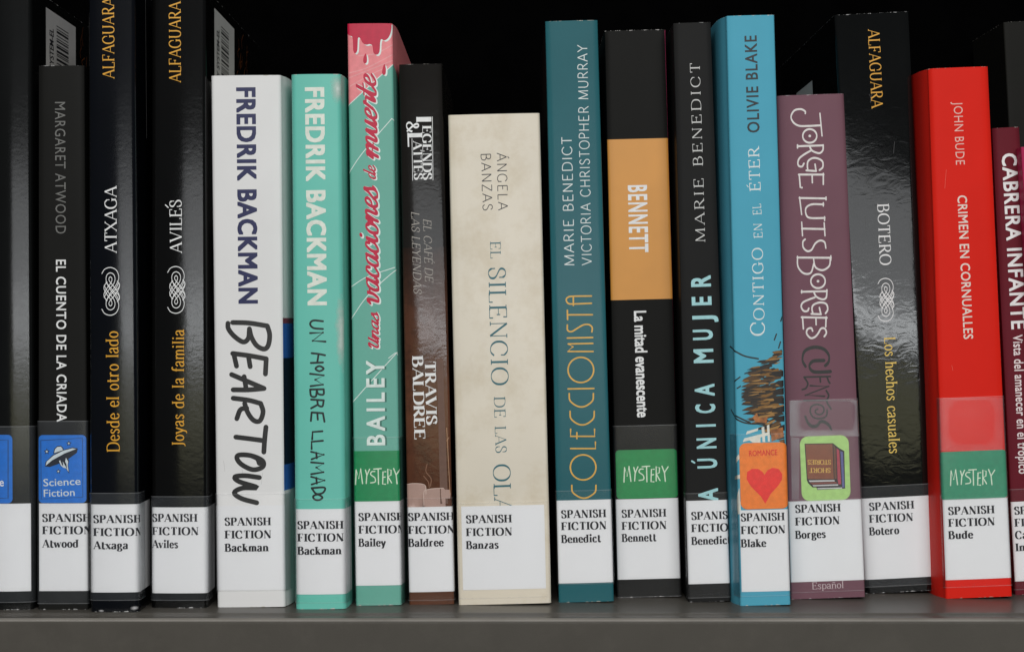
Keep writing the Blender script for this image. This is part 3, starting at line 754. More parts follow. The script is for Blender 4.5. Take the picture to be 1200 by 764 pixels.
# B5 aqua
b5 = Book('aqua_novel', 'aqua paperback with pale author name above handwritten UN HOMBRE LLAMADO title',
          (341, 87), (400, 88), (346.5, 713.5), (406, 713.3), matte(98, 182, 168, vary=.03, stain=((.62, .68, .64), 14, .22), k=1) if False else
          dict(col=C(98, 182, 167), rough=.4, vary=.03, vscale=50, bump=.8, bscale=700, spec=.4), bulge=.8, r=2.2, depth=140, flare=(0, 1.0))
def scuff_mat(col, lo, hi):
    m = mat('scuffed_print', col, .6, vary=.05); nt = m.node_tree; N = nt.nodes; Lk = nt.links
    T = N.new('ShaderNodeBsdfTransparent'); X = N.new('ShaderNodeMixShader'); tc = N.new('ShaderNodeTexCoord')
    n1 = N.new('ShaderNodeTexNoise'); n1.inputs['Scale'].default_value = 70; n1.inputs['Detail'].default_value = 8; n1.inputs['Roughness'].default_value = .75
    uv = N.new('ShaderNodeAttribute'); uv.attribute_name = 'soft'
    Lk.new(tc.outputs['Object'], n1.inputs['Vector'])
    a = N.new('ShaderNodeMath'); a.operation = 'MULTIPLY_ADD'; Lk.new(uv.outputs['Fac'], a.inputs[0]); a.inputs[1].default_value = .55; Lk.new(n1.outputs['Fac'], a.inputs[2])
    r = N.new('ShaderNodeMapRange'); r.inputs['From Min'].default_value = lo; r.inputs['From Max'].default_value = hi; Lk.new(a.outputs[0], r.inputs['Value'])
    Lk.new(r.outputs[0], X.inputs[0]); Lk.new(T.outputs[0], X.inputs[1]); Lk.new(N['Principled BSDF'].outputs[0], X.inputs[2]); Lk.new(X.outputs[0], N['Material Output'].inputs[0])
    return m
def scuff(b, cx, cy, rx, ry, mt, name='worn_patch', e=.04):
    """rubbed print: an oval that thins out towards its rim"""
    c = b.L(cx, cy); k = b.D/F; bm = bmesh.new(); la = bm.verts.layers.float.new('soft'); rings = []
    for i in range(9):
        t = i/8; row = []
        for j in range(28):
            a = 2*math.pi*j/28; v = bm.verts.new(b.surf(c[0]+rx*k*t*math.cos(a), c[1]+ry*k*t*math.sin(a), e)); v[la] = 1-t; row.append(v)
        rings.append(row)
    for i in range(8):
        for j in range(28):
            bm.faces.new([rings[i][j], rings[i+1][j], rings[i+1][(j+1) % 28], rings[i][(j+1) % 28]]).smooth = True
    bmesh.ops.remove_doubles(bm, verts=rings[0], dist=1e-7)
    me = bpy.data.meshes.new(name); bm.to_mesh(me); bm.free(); return nlink(name, me, b.root, mt)
SC5 = scuff_mat(C(190, 205, 198), .55, 1.05)
scuff(b5, 396, 104, 11, 24, SC5); scuff(b5, 400, 392, 9, 50, SC5)
CR = ink(208, 214, 204)
b5.text('author_lettering', 'FREDRIK BACKMAN', (358.3, 103), (361.5, 358), 21, CR, bold=.036, track=1.1)
b5.strokes('title_lettering', (345, 365), 3.323, [
    [(112,38),(75,35),(62,48),(75,64),(112,68)], ['l',(62,84),(112,82),(72,114),(122,117)],
    [(68,162),(95,165),(120,170)], [(65,200),(112,198)], [(95,166),(90,198)], ['o',(83,222),(98,212),(115,222),(98,232)],
    ['l',(62,242),(115,248),(82,265),(112,284),(64,290)],
    [(62,303),(115,302)], [(115,302),(114,322),(94,320),(88,304)], [(88,306),(84,330),(66,328),(62,303)],
    [(66,342),(115,345)], [(115,345),(110,368),(94,364),(90,345)], [(92,362),(66,376)],
    [(68,392),(112,395)], [(68,392),(65,425)], [(90,393),(92,420)], [(112,395),(118,428)],
    ['l',(110,465),(72,468),(70,497)], ['l',(112,502),(68,506),(68,534)],
    ['l',(66,545),(115,556),(68,574)], [(86,549),(88,570)], ['l',(66,586),(114,590),(86,606),(114,624),(66,632)],
    ['l',(66,642),(118,656),(68,672)], [(86,646),(88,668)], [(68,686),(118,684),(112,704),(86,708),(68,686)],
    ['o',(74,718),(92,711),(110,722),(98,732),(80,730)]], 2.3, ink(28, 36, 36))
b5.label_(None, None, 596, 695.8, three(348.6, (619.4, 634, 649.3), 'Backman', 54, 54, 52), ls=-.1, rs=13)
b5.tape(584, 706)

# B6 pink / green
b6 = Book('pink_and_green_novel', 'green paperback with pink dripping top, red script title, BAILEY and green mystery sticker',
          (407, 29.5), (460, 28), (417, 709), (470.5, 709.5),
          dict(col=C(96, 160, 145), rough=.4, vary=.03, vscale=40, bump=.8, bscale=700, spec=.4), bulge=.4, r=1.0, depth=140, flare=(0, 1.2))
PINK = ink(215, 125, 130); RED = ink(178, 22, 58); PALE = ink(205, 218, 212)
Z = ((405, 25), 3.918)
z6 = lambda P, Z=Z: [(Z[0][0]+x/Z[1], Z[0][1]+y/Z[1]) for x, y in P]
hs = b6.width(200)/2; off6 = hs-b6.r+b6.r*math.pi/2
P = b6.px(z6([(6,14),(212,12),(222,198),(12,390)]))
P2 = [P[0], P[1], P[2], P[3]]
e6 = .03
b6.poly('pink_band', [[P[0], P[1], P[2], P[3]]], PINK, e6, px=False)
b6.poly('pink_band', [[(off6-b6.r, b6.h), (off6+138, b6.h), (off6+138, b6.h-70), (P[2][0], P[2][1])]], PINK, e6, px=False)
b6.strokes('pale_line', *Z, [['l',(12,388),(218,200)]], 1.0, PALE, e=.06)
b6.strokes('pale_line', *Z, [[(14,700),(60,630),(120,555),(212,448)], [(212,448),(226,458)]], .9, PALE, e=.06)
b6.strokes('pale_streak', *Z, [[(14,240),(100,215),(215,155)], [(14,262),(110,225),(215,182)], [(20,300),(120,245),(216,200)], [(60,160),(140,150),(215,110)]], 1.0, ink(226, 150, 152), e=.05)
b6.strokes('pale_line', (408, 200), 3.478, [[(10,475),(80,432),(190,395)], [(12,605),(80,510),(192,408),(204,425)], [(165,764),(195,742),(204,752)]], .9, PALE, e=.06)
b6.strokes('pale_line', (390, 240), 2.94, [[(70,678),(130,610),(222,508)]], .9, PALE, e=.06)
drip = [(7,16),(20,13),(110,12),(200,12),(210,16),(208,50),(196,78),(178,90),(164,84),(159,100),(157,135),(152,150),(142,156),(131,150),(126,135),(123,114),(110,107),(94,110),(78,100),(67,80),(58,78),(56,100),(54,135),(45,149),(36,138),(34,100),(31,74),(20,68),(7,54)]
drop1 = [(92,150),(98,165),(98,188),(90,196),(82,188),(83,168)]
drop2 = [(178,198),(185,218),(184,242),(176,248),(168,240),(170,220)]
b6.poly('drip_shadow', [z6([(x+7, y+6) for x, y in catmull(q, True, 4)]) for q in (drip, drop1, drop2)], PALE, .07)
b6.poly('red_drip', [z6(catmull(q, True, 4)) for q in (drip, drop1, drop2)], RED, .10)
for nm, mt_, e_, sh_, gr in (('title_shadow', PALE, .085, (.4, -.3), .06), ('title_lettering', RED, .12, (0, 0), 0)):
    b6.text(nm, 'Unas', (444, 408), (444, 365.5), 12, mt_, BRUSH, e=e_, shift=sh_, grow=gr)
    b6.text(nm, 'vacaciones', (444.5, 357), (442, 217.5), 21, mt_, BRUSH, e=e_, shift=sh_, grow=gr)
    b6.text(nm, 'de', (440.5, 210.5), (440, 193.5), 12, mt_, BRUSH, e=e_, shift=sh_, grow=gr)
    b6.text(nm, 'muerte', (443, 187), (440, 86), 20, mt_, BRUSH, e=e_, shift=sh_, grow=gr)
b6.strokes('title_stroke', *Z, [[(100,618),(108,560)], [(118,628),(128,560)]], 1.3, RED, e=.125)
b6.text('author_shadow', 'BAILEY', (452, 520.5), (451, 422), 20.5, ink(60, 110, 98), bold=.026, track=1.4, e=.08, shift=(.35, -.3))
b6.text('author_lettering', 'BAILEY', (451, 521.5), (450, 422.5), 20.5, PALE, bold=.022, track=1.4, e=.12)
b6.label_(None, None, 587, 685.5, three(420, (610, 624.8, 640), 'Bailey', 54, 54.5, 32.5), ls=-.1, rs=10)
g = b6.band('genre_sticker', 528, 587, ink(20, 128, 78, .35), e=.2, ls=.0, rs=2)
mystery(b6, 416.2, 548.4, 1, g, .25)
b6.tape(512, 708)

# B7 brown/black
m7 = dict(col=C(24, 22, 20), rough=.5, spec=.03, coat=.75, coat_rough=.10, vary=.3, vscale=25, bump=1, wrinkle=2.2, wearcol=(.4, .38, .35))
b7 = Book('brown_coffee_novel', 'dark brown paperback with white serif lettering and painted pale cups above its label',
          (467.5, 75), (518, 76), (479.5, 709.5), (532.5, 706.5), m7, bulge=.5, r=1.0, depth=130)
BRN = mat('brown_printed_picture', C(88, 54, 38), .5, spec=.03, coat=.75, coat_rough=.10, vary=.3, vscale=30, stain=(C(34, 24, 20), 60, .95), bump=1, wrinkle=2.2)
def picture_fade(m, base, z0, z1):
    nt = m.node_tree; N = nt.nodes; Lk = nt.links; P = N['Principled BSDF']; src = P.inputs['Base Color'].links[0].from_socket
    tc = N.new('ShaderNodeTexCoord'); sp = N.new('ShaderNodeSeparateXYZ'); Lk.new(tc.outputs['Object'], sp.inputs[0])
    no = N.new('ShaderNodeTexNoise'); no.inputs['Scale'].default_value = 55; no.inputs['Detail'].default_value = 5
    mp = N.new('ShaderNodeMapping'); mp.inputs['Scale'].default_value = (2.5, 1, .45); Lk.new(tc.outputs['Object'], mp.inputs[0]); Lk.new(mp.outputs[0], no.inputs['Vector'])
    a = N.new('ShaderNodeMath'); a.operation = 'MULTIPLY_ADD'; Lk.new(no.outputs['Fac'], a.inputs[0]); a.inputs[1].default_value = .05; Lk.new(sp.outputs['Z'], a.inputs[2])
    r = N.new('ShaderNodeMapRange'); r.inputs['From Min'].default_value = z0+.025; r.inputs['From Max'].default_value = z1+.025; Lk.new(a.outputs[0], r.inputs['Value'])
    mx = N.new('ShaderNodeMix'); mx.data_type = 'RGBA'; Lk.new(r.outputs[0], mx.inputs[0]); Lk.new(src, mx.inputs[6]); mx.inputs[7].default_value = (*base, 1)
    Lk.new(mx.outputs[2], P.inputs['Base Color'])
picture_fade(BRN, C(24, 22, 20), .085, .150)
b7.band('cover_picture', 290, 708, BRN, e=.035)
b7.poly('picture_pillar', [[(512, 420), (519, 420), (525, 590), (516, 590)]], ink(96, 70, 58), .05)
b7.strokes('picture_steam', (405, 500), 7.637, [[(700,440),(740,490),(750,540)], [(730,330),(720,400),(765,460),(760,530)]], 1.0, ink(120, 85, 65), e=.05)
CUP = mat('cup_print', C(160, 132, 122), .35, vary=.08, vscale=120); CUPT = ink(190, 168, 158)
b7.poly('cup_picture', [[(405+x/7.637, 500+y/7.637) for x, y in P] for P in ([(545,515),(600,505),(680,508),(718,530),(720,720),(545,720)], [(700,580),(740,556),(800,548),(875,545),(892,560),(895,720),(700,720)], [(893,560),(935,562),(940,600),(935,640),(893,640)])], CUP, .05)
b7.strokes('cup_rim', (405, 500), 7.637, [[(548,515),(600,506),(680,509),(716,530),(720,600)], [(702,700),(702,580),(740,558),(800,550),(875,547)]], .8, CUPT, e=.07)
b7.strokes('picture_edge', (405, 500), 7.637, [['l',(905,10),(935,600)], ['l',(925,95),(905,125)]], .6, ink(170, 130, 100), e=.06)
b7.text('title_lettering', 'EGENDS', (495.2, 147.7), (496, 211.3), 10.2, WHITE, ROMANB)
b7.text('title_lettering', '&', (476.5, 143), (477, 156), 14, WHITE, Pen(.16, .07, serif=False))
b7.text('title_lettering', 'ATTES', (484.2, 165.5), (485.5, 211.3), 10.0, WHITE, ROMANB)
zl = lambda P: [(470+x/8.49, 130+y/8.49) for x, y in P]
b7.poly('title_lettering', [zl([(160,66),(302,63),(302,110),(160,112)]), zl([(152,64),(164,64),(164,114),(152,114)]), zl([(66,226),(208,224),(208,264),(66,268)]), zl([(62,222),(78,222),(82,360),(68,362)]), zl([(200,220),(212,220),(212,268),(200,268)])], WHITE, .07)
b7.strokes('title_rule', (470, 130), 8.49, [['l',(312,62),(318,690)], ['l',(109,280),(116,694)]], .6, WHITE, e=.07)
GR = ink(160, 155, 148)
b7.text('subtitle_lettering', 'EL CAFÉ DE', (496, 257), (498.5, 331.5), 9.2, GR, ITAL)
b7.text('subtitle_lettering', 'LAS LEYENDAS', (482, 248.5), (485, 345), 9.2, GR, ITAL)
b7.text('author_lettering', 'TRAVIS', (498, 424), (500, 498), 12.2, WHITE, ROMANB)
b7.text('author_lettering', 'BALDREE', (483.3, 417), (486, 514.5), 12.2, WHITE, ROMANB)
b7.label_(None, None, 593.5, 693, three(478.3, (610, 625.2, 640.2), 'Baldree', 54, 54.5, 42), ls=-.1, rs=10)
b7.tape(583, 703)

# B8 cream
b8 = Book('cream_novel', 'widest cream paperback with teal EL SILENCIO title and yellowed spine',
          (525, 135.5), (632.5, 132.5), (537.5, 709.5), (646, 707.5),
          dict(col=C(206, 198, 182), rough=.33, coat=.5, coat_rough=.25, vary=.05, vscale=30, bump=1.2, bscale=500, stain=(C(174, 157, 124), 26, .65), wrinkle=1.0, wearcol=(.7, .66, .58)),
          bulge=.6, r=1.2, depth=145)
TE = ink(48, 98, 108); DG = ink(48, 50, 54)
b8.text('author_lettering', 'ÁNGELA', (582.2, 179.5), (584, 247), 11.2, DG, LIGHT)
b8.text('author_lettering', 'BANZAS', (563.7, 181), (566, 247), 11.2, DG, LIGHT)
TP = Pen(.095, .035, sw=.07, track=.08)
b8.text('title_lettering', 'EL', (574.5, 283.5), (575, 303), 12, TE, TP)
b8.text('title_lettering', 'SILENCIO', (572.3, 314), (576, 451.5), 20, TE, TP)
b8.text('title_lettering', 'DE', (579, 465), (579.6, 489), 12.8, TE, TP)
b8.text('title_lettering', 'LAS', (580, 499.5), (581, 530.5), 12.8, TE, TP)
b8.text('title_lettering', 'OLAS', (577.7, 544), (580.5, 618), 20, TE, TP)
b8.label_(541.5, 638.8, 592, 690, three(546, (612.7, 627.8, 642.8), 'Banzas', 54, 54, 38.5))
b8.tape(588, 700, mt=tape_mat('thin_tape', .012), pxl=539, pxr=641)

# B9 teal
b9 = Book('teal_novel', 'teal paperback with gold art deco COLECCIONISTA title, two authors in thin white capitals',
          (638.8, 25), (700.3, 24.5), (654.8, 706.3), (719.5, 705),
          dict(col=C(34, 90, 98), rough=.5, spec=.1, coat=.4, coat_rough=.22, vary=.06, vscale=30, bump=1, bscale=600, wrinkle=.8, wearcol=(.5, .5, .45)), bulge=.4, r=.9, depth=150)
LP = Pen(.085, .085, serif=False, track=.10)
W9 = ink(200, 208, 208)
b9.text('author_lettering', 'MARIE BENEDICT', (673, 311), (669.8, 161), 11.5, W9, LP)
b9.text('author_lettering', 'VICTORIA CHRISTOPHER MURRAY', (693.4, 311), (688, 53), 11.5, W9, LP)
el = lambda cx, cy, rx, ry, n=14: ['o']+[(cx+rx*math.cos(2*math.pi*i/n), cy+ry*math.sin(2*math.pi*i/n)) for i in range(n)]
arcC = lambda x0, x1, y0, y1: [(x0, y0), (x0+2, (y0+y1)/2), (x0*.8+x1*.2, y1-8), (x0*.6+x1*.4, y1), (x0*.4+x1*.6, y1), (x0*.2+x1*.8, y1-8), (x1-2, (y0+y1)/2), (x1, y0)]
GLD = ink(205, 160, 70, .3)
b9.strokes('title_lettering', (650, 335), 3.0, [
    arcC(60, 145, 700, 744), el(100, 637, 45, 44), ['l',(56,571),(143,571),(143,548)],
    ['l',(56,503),(56,528),(140,528),(140,503)], ['l',(78,536),(78,515)],
    arcC(54, 139, 440, 487), arcC(51, 136, 378, 424)], 1.75, GLD, e=.07)
b9.strokes('title_lettering', (655, 335), 6.12, [['l',(65,738),(250,735)], el(157, 602, 92, 90), ['l',(245,470),(65,470),(100,437),(66,416),(243,412)], ['l',(60,374),(242,370)],
    [(60,280),(62,318),(90,328),(130,305),(175,280),(215,278),(238,298),(236,330)], ['l',(60,175),(62,242)], ['l',(60,208),(240,207)],
    [(233,73),(100,75),(65,82),(52,100),(65,125),(100,130),(233,125)], ['l',(103,85),(103,140)]], 1.75, GLD, e=.07)
sideband(b9, 26, 702, mat('black_print', (.006, .006, .006), .5, spec=.1), .15, 148, 'front_cover_print', right=False)
b9.label_(None, None, 585.5, 682.5, three(657.5, (606.8, 620.8, 635.7), 'Benedict', 53, 53, 47), ls=-.1, rs=0)
b9.tape(574, 684, ls=5, rs=5)

# B10 black/orange/black
b10 = Book('black_and_orange_novel', 'matte black paperback with a wide orange band reading BENNETT and green mystery sticker',
           (708.5, 36.5), (779.5, 35), (724, 700.5), (798, 699.5), matte(25, 25, 24, wearcol=(.55, .53, .52), wearamt=1.15), bulge=.15, r=.7, depth=140)
b10.band('orange_band', 163, 351, mat('orange_print', C(196, 136, 60), .42, vary=.05, vscale=50), e=.03)
b10.poly('pink_edge', [[(b10.width(b10.h)/2-.25, b10.h-.3), (b10.width(b10.h)/2+.9, b10.h-.3), (b10.width(60)/2+.9, b10.zat(492)), (b10.width(60)/2+.15, b10.zat(492))]], ink(165, 55, 95), .06, px=False)
sA = dict(bold=.024, track=1.2)
b10.text('author_lettering', 'BENNETT', (736.2, 217.5), (738, 296), 21.3, WHITE, **sA)
b10.text('title_lettering', 'La mitad evanescente', (743.2, 364.5), (747, 489), 13.6, WHITE, bold=.026)
b10.label_(722.6, None, 584, 678, three(728.4, (606.2, 620.5, 634.5), 'Bennett', 52.5, 52.5, 41), rs=.2)
g = b10.band('genre_sticker', 526.5, 583.5, ink(18, 128, 68, .35), e=.2, pxl=722, pxr=793.5, rad=1.4)
mystery(b10, 730.5, 545.6, 1.0, g, .25)
b10.tape(498, 699, mt=tape_mat('tape_on_black', .02), ls=5, rs=3)

# B11
b11 = Book('charcoal_novel', 'charcoal paperback with pale blue ÚNICA MUJER title and spaced serif author name',
           (789, 27), (833, 27), (807, 705), (856, 705.5), matte(32, 32, 32, wearcol=(.3, .3, .3)), bulge=.2, r=.9, depth=140)
b11.text('author_lettering', 'MARIE BENEDICT', (826.3, 283.5), (819.8, 74.5), 11.2, ink(190, 190, 188), Pen(.085, .04, sw=.06, track=.22))
LB = ink(150, 196, 200)
for ch, v0, v1 in (('L', 775, 752), ('A', 730, 690), ('U', 628, 598), ('N', 567, 535), ('I', 500, 492.5), ('C', 458, 430), ('A', 405, 368), ('M', 303, 260), ('U', 232, 200), ('J', 178, 157), ('E', 125, 98), ('R', 68, 33)):
    bx = lambda v: 785+(124+(v-33)*24/697)/2.638
    b11.text('title_lettering', ch, (bx(v0), 310+v0/2.638), (bx(v1), 310+v1/2.638), 21.8, LB, bold=.028)
b11.strokes('accent', (785, 310), 2.638, [['l', (76, 612), (68, 607)]], 2.0, LB)
b11.label_(None, None, 586, 683.5, three(810, (608.8, 623.2, 638), 'Benedict', 52.5, 52.5, 47), ls=-.1, rs=3)
b11.tape(577, 700, mt=tape_mat('tape_on_charcoal', .02), ls=5, rs=5)

# B12 blue
b12 = Book('sky_blue_novel', 'sky blue paperback with painted golden fragments and orange romance heart sticker',
           (851, 18), (907.5, 19), (867.3, 710), (926.7, 709), matte(78, 155, 178, rough=.36, vary=.03, wearcol=(.6, .65, .65)), bulge=.3, r=1.1, depth=140, flare=(2.9, 0))
b12.text('author_lettering', 'OLIVIE BLAKE', (889.9, 155.5), (886.3, 42), 13.8, ink(22, 28, 34), bold=.014, track=1.15)
CP = Pen(.10, .06, sw=.07, track=.14); W12 = ink(205, 214, 214)
def smallcaps(first, rest, y0, y1, y2, bx0, bx1, big, sm):
    b12.text('title_lettering', first, (bx0, y0), (bx0-.1, y1), big, W12, CP); 
    if rest: b12.text('title_lettering', rest, (bx0-.2, y1-2.5), (bx1, y2), sm, W12, CP)
smallcaps('C', 'ONTIGO', 393.5, 377.5, 290.5, 895.8, 893.5, 16.5, 12.5)
b12.text('title_lettering', 'EN', (893.3, 279), (892.7, 262), 9.8, W12, CP)
b12.text('title_lettering', 'EL', (892.2, 251.5), (891.3, 239), 9.8, W12, CP)
b12.text('title_lettering', 'ÉTER', (891, 224), (889.2, 171.5), 12.5, W12, CP)
rr = random.Random(11)
AMB = [(ink(40, 33, 26), 46), (ink(78, 56, 32), 44), (ink(34, 30, 27), 60), (ink(118, 84, 38), 42), (ink(46, 38, 30), 50), (ink(150, 112, 60), 20)]
for ci, (mt_, cnt) in enumerate(AMB):
    polys = []
    for i in range(cnt):
        y = min(max(rr.gauss(464, 25), 412), 521)
        ex = 926-(710-y)*.026-1.2
        span = 50*math.exp(-((y-462)/46)**4)
        l = rr.uniform(7, 26) if ci > 1 else rr.uniform(14, 34); x1 = ex-rr.random()**1.2*max(0, span-l*.6)+2; x0 = max(x1-l, ex-span)
        if x0 < 868 or x1-x0 < 5: continue
        l = x1-x0; dy = l*rr.uniform(.0, .35); t = rr.uniform(2.2, 4.5) if ci < 2 else rr.uniform(.5, 2.4)
        x1 = min(x1, ex)
        polys.append([(x0, y+dy), (x0+l*.3, y+dy*.65-t*.5), (x1-l*.1, y-t*.7), (x1, y-dy*.1), (x1-1, y+t*.5), (x0+l*.45, y+dy*.8+t*.35)])
    b12.poly('painted_fragments', polys, mt_, .03+.010*ci)
for k_ in range(7):
    yy = 438+k_*10.5; x_ = 926-(710-yy)*.026-1.0; w_ = rr.uniform(8, 19)
    b12.poly('painted_shade', [[(x_-w_, yy+rr.uniform(0, 3)), (x_-w_*.6, yy-2.5), (x_, yy-rr.uniform(3, 5)), (x_, yy+rr.uniform(2, 5)), (x_-w_*.5, yy+3.2)]], AMB[2][0], .092)
Zb = ((835, 370), 3.18)
b12.strokes('painted_thread', *Zb, [[(46,115),(80,130),(120,150),(170,160)], [(48,352),(75,375),(110,395),(150,402),(185,400)], [(85,372),(105,382),(140,398)]], 1.7, ink(34, 32, 28), e=.09)
b12.strokes('painted_dash', *Zb, [['l',(254,20),(259,5)], ['l',(230,90),(238,68)], ['l',(246,120),(253,97)], ['l',(80,245),(102,228)], ['l',(92,270),(104,262)], ['l',(120,215),(160,205)]], 1.5, ink(36, 38, 38), e=.09)
b12.poly('painted_white_bars', [[(835+x/3.18, 370+y/3.18) for x, y in P] for P in (
    [(128,430),(170,418),(168,428),(124,442)], [(118,456),(212,432),(213,443),(112,470)], [(182,415),(192,412),(196,470),(186,470)], [(202,408),(211,405),(214,468),(206,468)], [(135,462),(178,448),(178,472),(150,472)],
    [(78,540),(98,515),(102,530),(84,552)], [(70,600),(104,590),(104,606),(70,612)], [(84,690),(100,640),(103,690),(92,730)], [(88,715),(104,690),(106,735),(94,740)])], ink(205, 205, 195), .1)
b12.poly('painted_amber', [[(835+x/3.18, 370+y/3.18) for x, y in P] for P in ([(215,425),(262,415),(266,450),(220,468)], [(148,378),(165,362),(172,380),(205,375),(200,400),(160,395)])], mat('amber_print', C(150, 92, 44), .4, vary=.5, vscale=300, stain=(C(50, 36, 26), 260, .9)), .095)
b12.label_(868, None, 597, 692.5, three(868, (610.5, 625.5, 640.8), 'Blake', 51.5, 52, 30), rs=0, tilt=-.0)
g = b12.band('genre_sticker', 518.5, 596, ink(242, 120, 44, .4), e=.2, pxl=867.0, pxr=923.5, rad=2.6)
Zh = ((860, 510), 7.64)
heart = [(280,610),(240,545),(150,455),(112,390),(118,325),(160,298),(215,298),(255,325),(272,352),(300,310),(345,288),(400,298),(432,345),(430,395),(395,450),(330,520)]
b12.poly('heart', [[(860+x/7.64, 510+y/7.64) for x, y in heart]], ink(212, 50, 44), .25, g)
b12.text('genre_lettering', 'ROMANCE', (877.6, 534.2), (911, 532.8), 6.3, ink(200, 52, 34), bold=.02, e=.25, parent=g)
b12.tape(508, 698, mt=tape_mat('thin_tape', .015), ls=5, rs=0)

# B13 mauve
b13 = Book('mauve_novel', 'mauve paperback with curling JORGE LUIS BORGES lettering and green short stories sticker',
           (910.3, 112), (989, 110.5), (927.3, 703), (1014, 701), matte(110, 78, 88, rough=.45, vary=.04, wearcol=(.45, .38, .4)), bulge=.2, r=.8, depth=135)
W13 = ink(208, 203, 200)
spiral = [(130+(32-2.2*i)*math.cos(i*.62+1.0), 670+(32-2.2*i)*math.sin(i*.62+1.0)) for i in range(13)]
b13.strokes('author_lettering', (910, 110), 4.022, [
    ['l',(204,93),(214,200)], [(208,150),(150,153),(105,152),(78,135),(68,108),(84,80),(114,74),(134,84),(135,95)],
    el(156, 200, 33, 32), [(156, 200)],
    ['l',(108,492),(232,494)], ['l',(233,487),(233,501)], ['l',(108,488),(118,570)],
    [(220,522),(165,522),(138,540),(140,572),(160,586),(226,586)], ['l',(220,514),(220,530)], ['l',(226,580),(226,598)],
    ['l',(120,636),(226,638)], ['l',(118,605),(122,670)], ['l',(224,608),(228,670)],
    [(232,728),(226,700),(205,692),(182,706),(165,735),(145,742),(126,725),(124,698),(134,686)]], 2.3, W13, thin=1.5, e=.07)
b13.strokes('author_lettering', (920, 280), 3.325, [
    ['l',(48,73),(178,74)], ['l',(178,66),(178,84)], [(176,74),(172,105),(146,122),(118,110),(110,74)], [(112,95),(100,132),(72,134),(50,108),(48,68)],
    el(128, 165, 28, 27), [(128, 165)]], 2.3, W13, thin=1.5, e=.07)
b13.strokes('author_lettering', (920, 155), 10.92, [
    ['l',(162,183),(485,172)], ['l',(158,165),(158,206)], [(485,165),(483,230),(445,270),(390,262),(340,235),(315,190)],
    [(325,240),(240,290),(180,340),(162,400),(180,438),(218,440),(240,402)],
    [(440,488),(480,450),(478,380),(420,340),(350,335),(295,372),(284,430),(290,492)], ['l',(272,492),(395,500)], ['l',(395,500),(382,412)],
    ['l',(175,545),(490,545)], ['l',(488,530),(488,670)], ['l',(345,550),(348,650)], ['l',(180,545),(194,708),(214,712)]], 2.3, W13, thin=1.7, e=.07)
b13.strokes('author_lettering', (930, 330), 10.18, [
    ['l',(95,122),(395,115)], ['l',(95,108),(95,136)], [(396,98),(388,190),(340,212),(270,180),(240,125)], [(250,190),(180,215),(110,250),(90,300),(120,350),(165,350),(180,318)],
    [(380,380),(406,330),(385,265),(310,250),(240,275),(218,320),(230,385)], ['l',(212,385),(325,390)], ['l',(325,390),(306,310)],
    ['l',(95,425),(395,432)], ['l',(387,420),(382,540)], ['l',(265,435),(268,515)], ['l',(105,420),(116,565)],
    [(365,655),(390,610),(370,560),(325,562),(290,620),(250,662),(200,672),(155,620),(165,568),(210,555),(226,590)]], 2.3, W13, thin=1.7, e=.07)
b13.strokes('title_lettering', (930, 400), 6.95, [
    ['K',(97,205),(72,150),(90,80),(160,48),(240,60),(285,110),(285,165),(258,197)],
    ['K',(245,155),(160,160),(128,200),(150,240),(200,250),(298,245)],
    ['l',(85,290),(298,285)], [(85,290),(115,340),(100,380),(70,392)], ['l',(215,290),(218,330)], [(270,285),(285,325),(295,340)],
    ['l',(135,360),(285,365),(95,438),(250,446)], ['l',(85,480),(270,478)], [(265,400),(285,440),(270,490),(305,550)],
    [(272,556),(266,605),(225,626),(165,620),(135,575),(145,530),(190,512),(238,530),(245,570),(215,595),(182,585),(177,562),(195,550)],
    ['K',(95,610),(115,660),(150,690),(190,685),(215,655),(250,655),(290,685),(305,718)]], 2.0, ink(40, 41, 40), thin=1.9, e=.07)
b13.text('imprint_lettering', 'Español', (951.8, 690), (988.5, 688.5), 8.0, ink(190, 175, 178), Pen(.09, .05, sw=.05, track=.03), e=.07)
b13.label_(925, None, 586, 680.5, three(931.7, (600.6, 615.4, 630.8), 'Borges', 53.5, 52, 36), rs=0)
g = b13.band('genre_sticker', 510.5, 586, ink(160, 196, 118, .4), e=.2, pxl=938.2, pxr=995.5, rad=3.2)
Zs = lambda P: [(925+x/7.635, 500+y/7.635) for x, y in P]
BK = ink(36, 28, 28)
b13.poly('book_picture', [Zs(P) for P in ([(135,150),(388,145),(445,190),(490,215),(498,550),(250,562),(240,540),(205,540),(165,500),(155,475)],)], BK, .23, g)
b13.poly('brown_book_picture', [Zs([(142,157),(384,152),(396,466),(162,466)])], ink(125, 72, 48), .26, g)
b13.poly('brown_book_spine_picture', [Zs([(392,158),(412,185),(422,462),(402,466)])], ink(100, 62, 42), .26, g)
b13.poly('red_book_spine_picture', [Zs([(420,190),(444,208),(462,510),(438,515),(430,470)])], ink(160, 55, 72), .26, g)
b13.poly('blue_book_spine_picture', [Zs([(455,215),(478,225),(492,540),(472,540)])], ink(85, 88, 140), .26, g)
b13.poly('page_edge_picture', [Zs(P) for P in ([(170,478),(400,474),(405,486),(182,492)], [(205,520),(432,512),(436,524),(215,530)], [(248,546),(470,540),(470,550),(252,556)])], ink(190, 190, 190), .28, g)
b13.poly('red_book_cover_picture', [Zs([(180,498),(410,490),(432,505),(205,514)])], ink(120, 60, 50), .26, g)
SP = Pen(.15, .07, sw=.06, track=.04); YE = ink(205, 170, 85)
b13.text('genre_lettering', 'STORIES', (973.5, 538.6), (946.2, 538.6), 5.3, YE, SP, e=.29, parent=g)
b13.text('genre_lettering', 'SHORT', (973, 548.2), (948.5, 548.2), 5.3, YE, SP, e=.29, parent=g)
b13.tape(586, 693, pxl=926, pxr=1012)
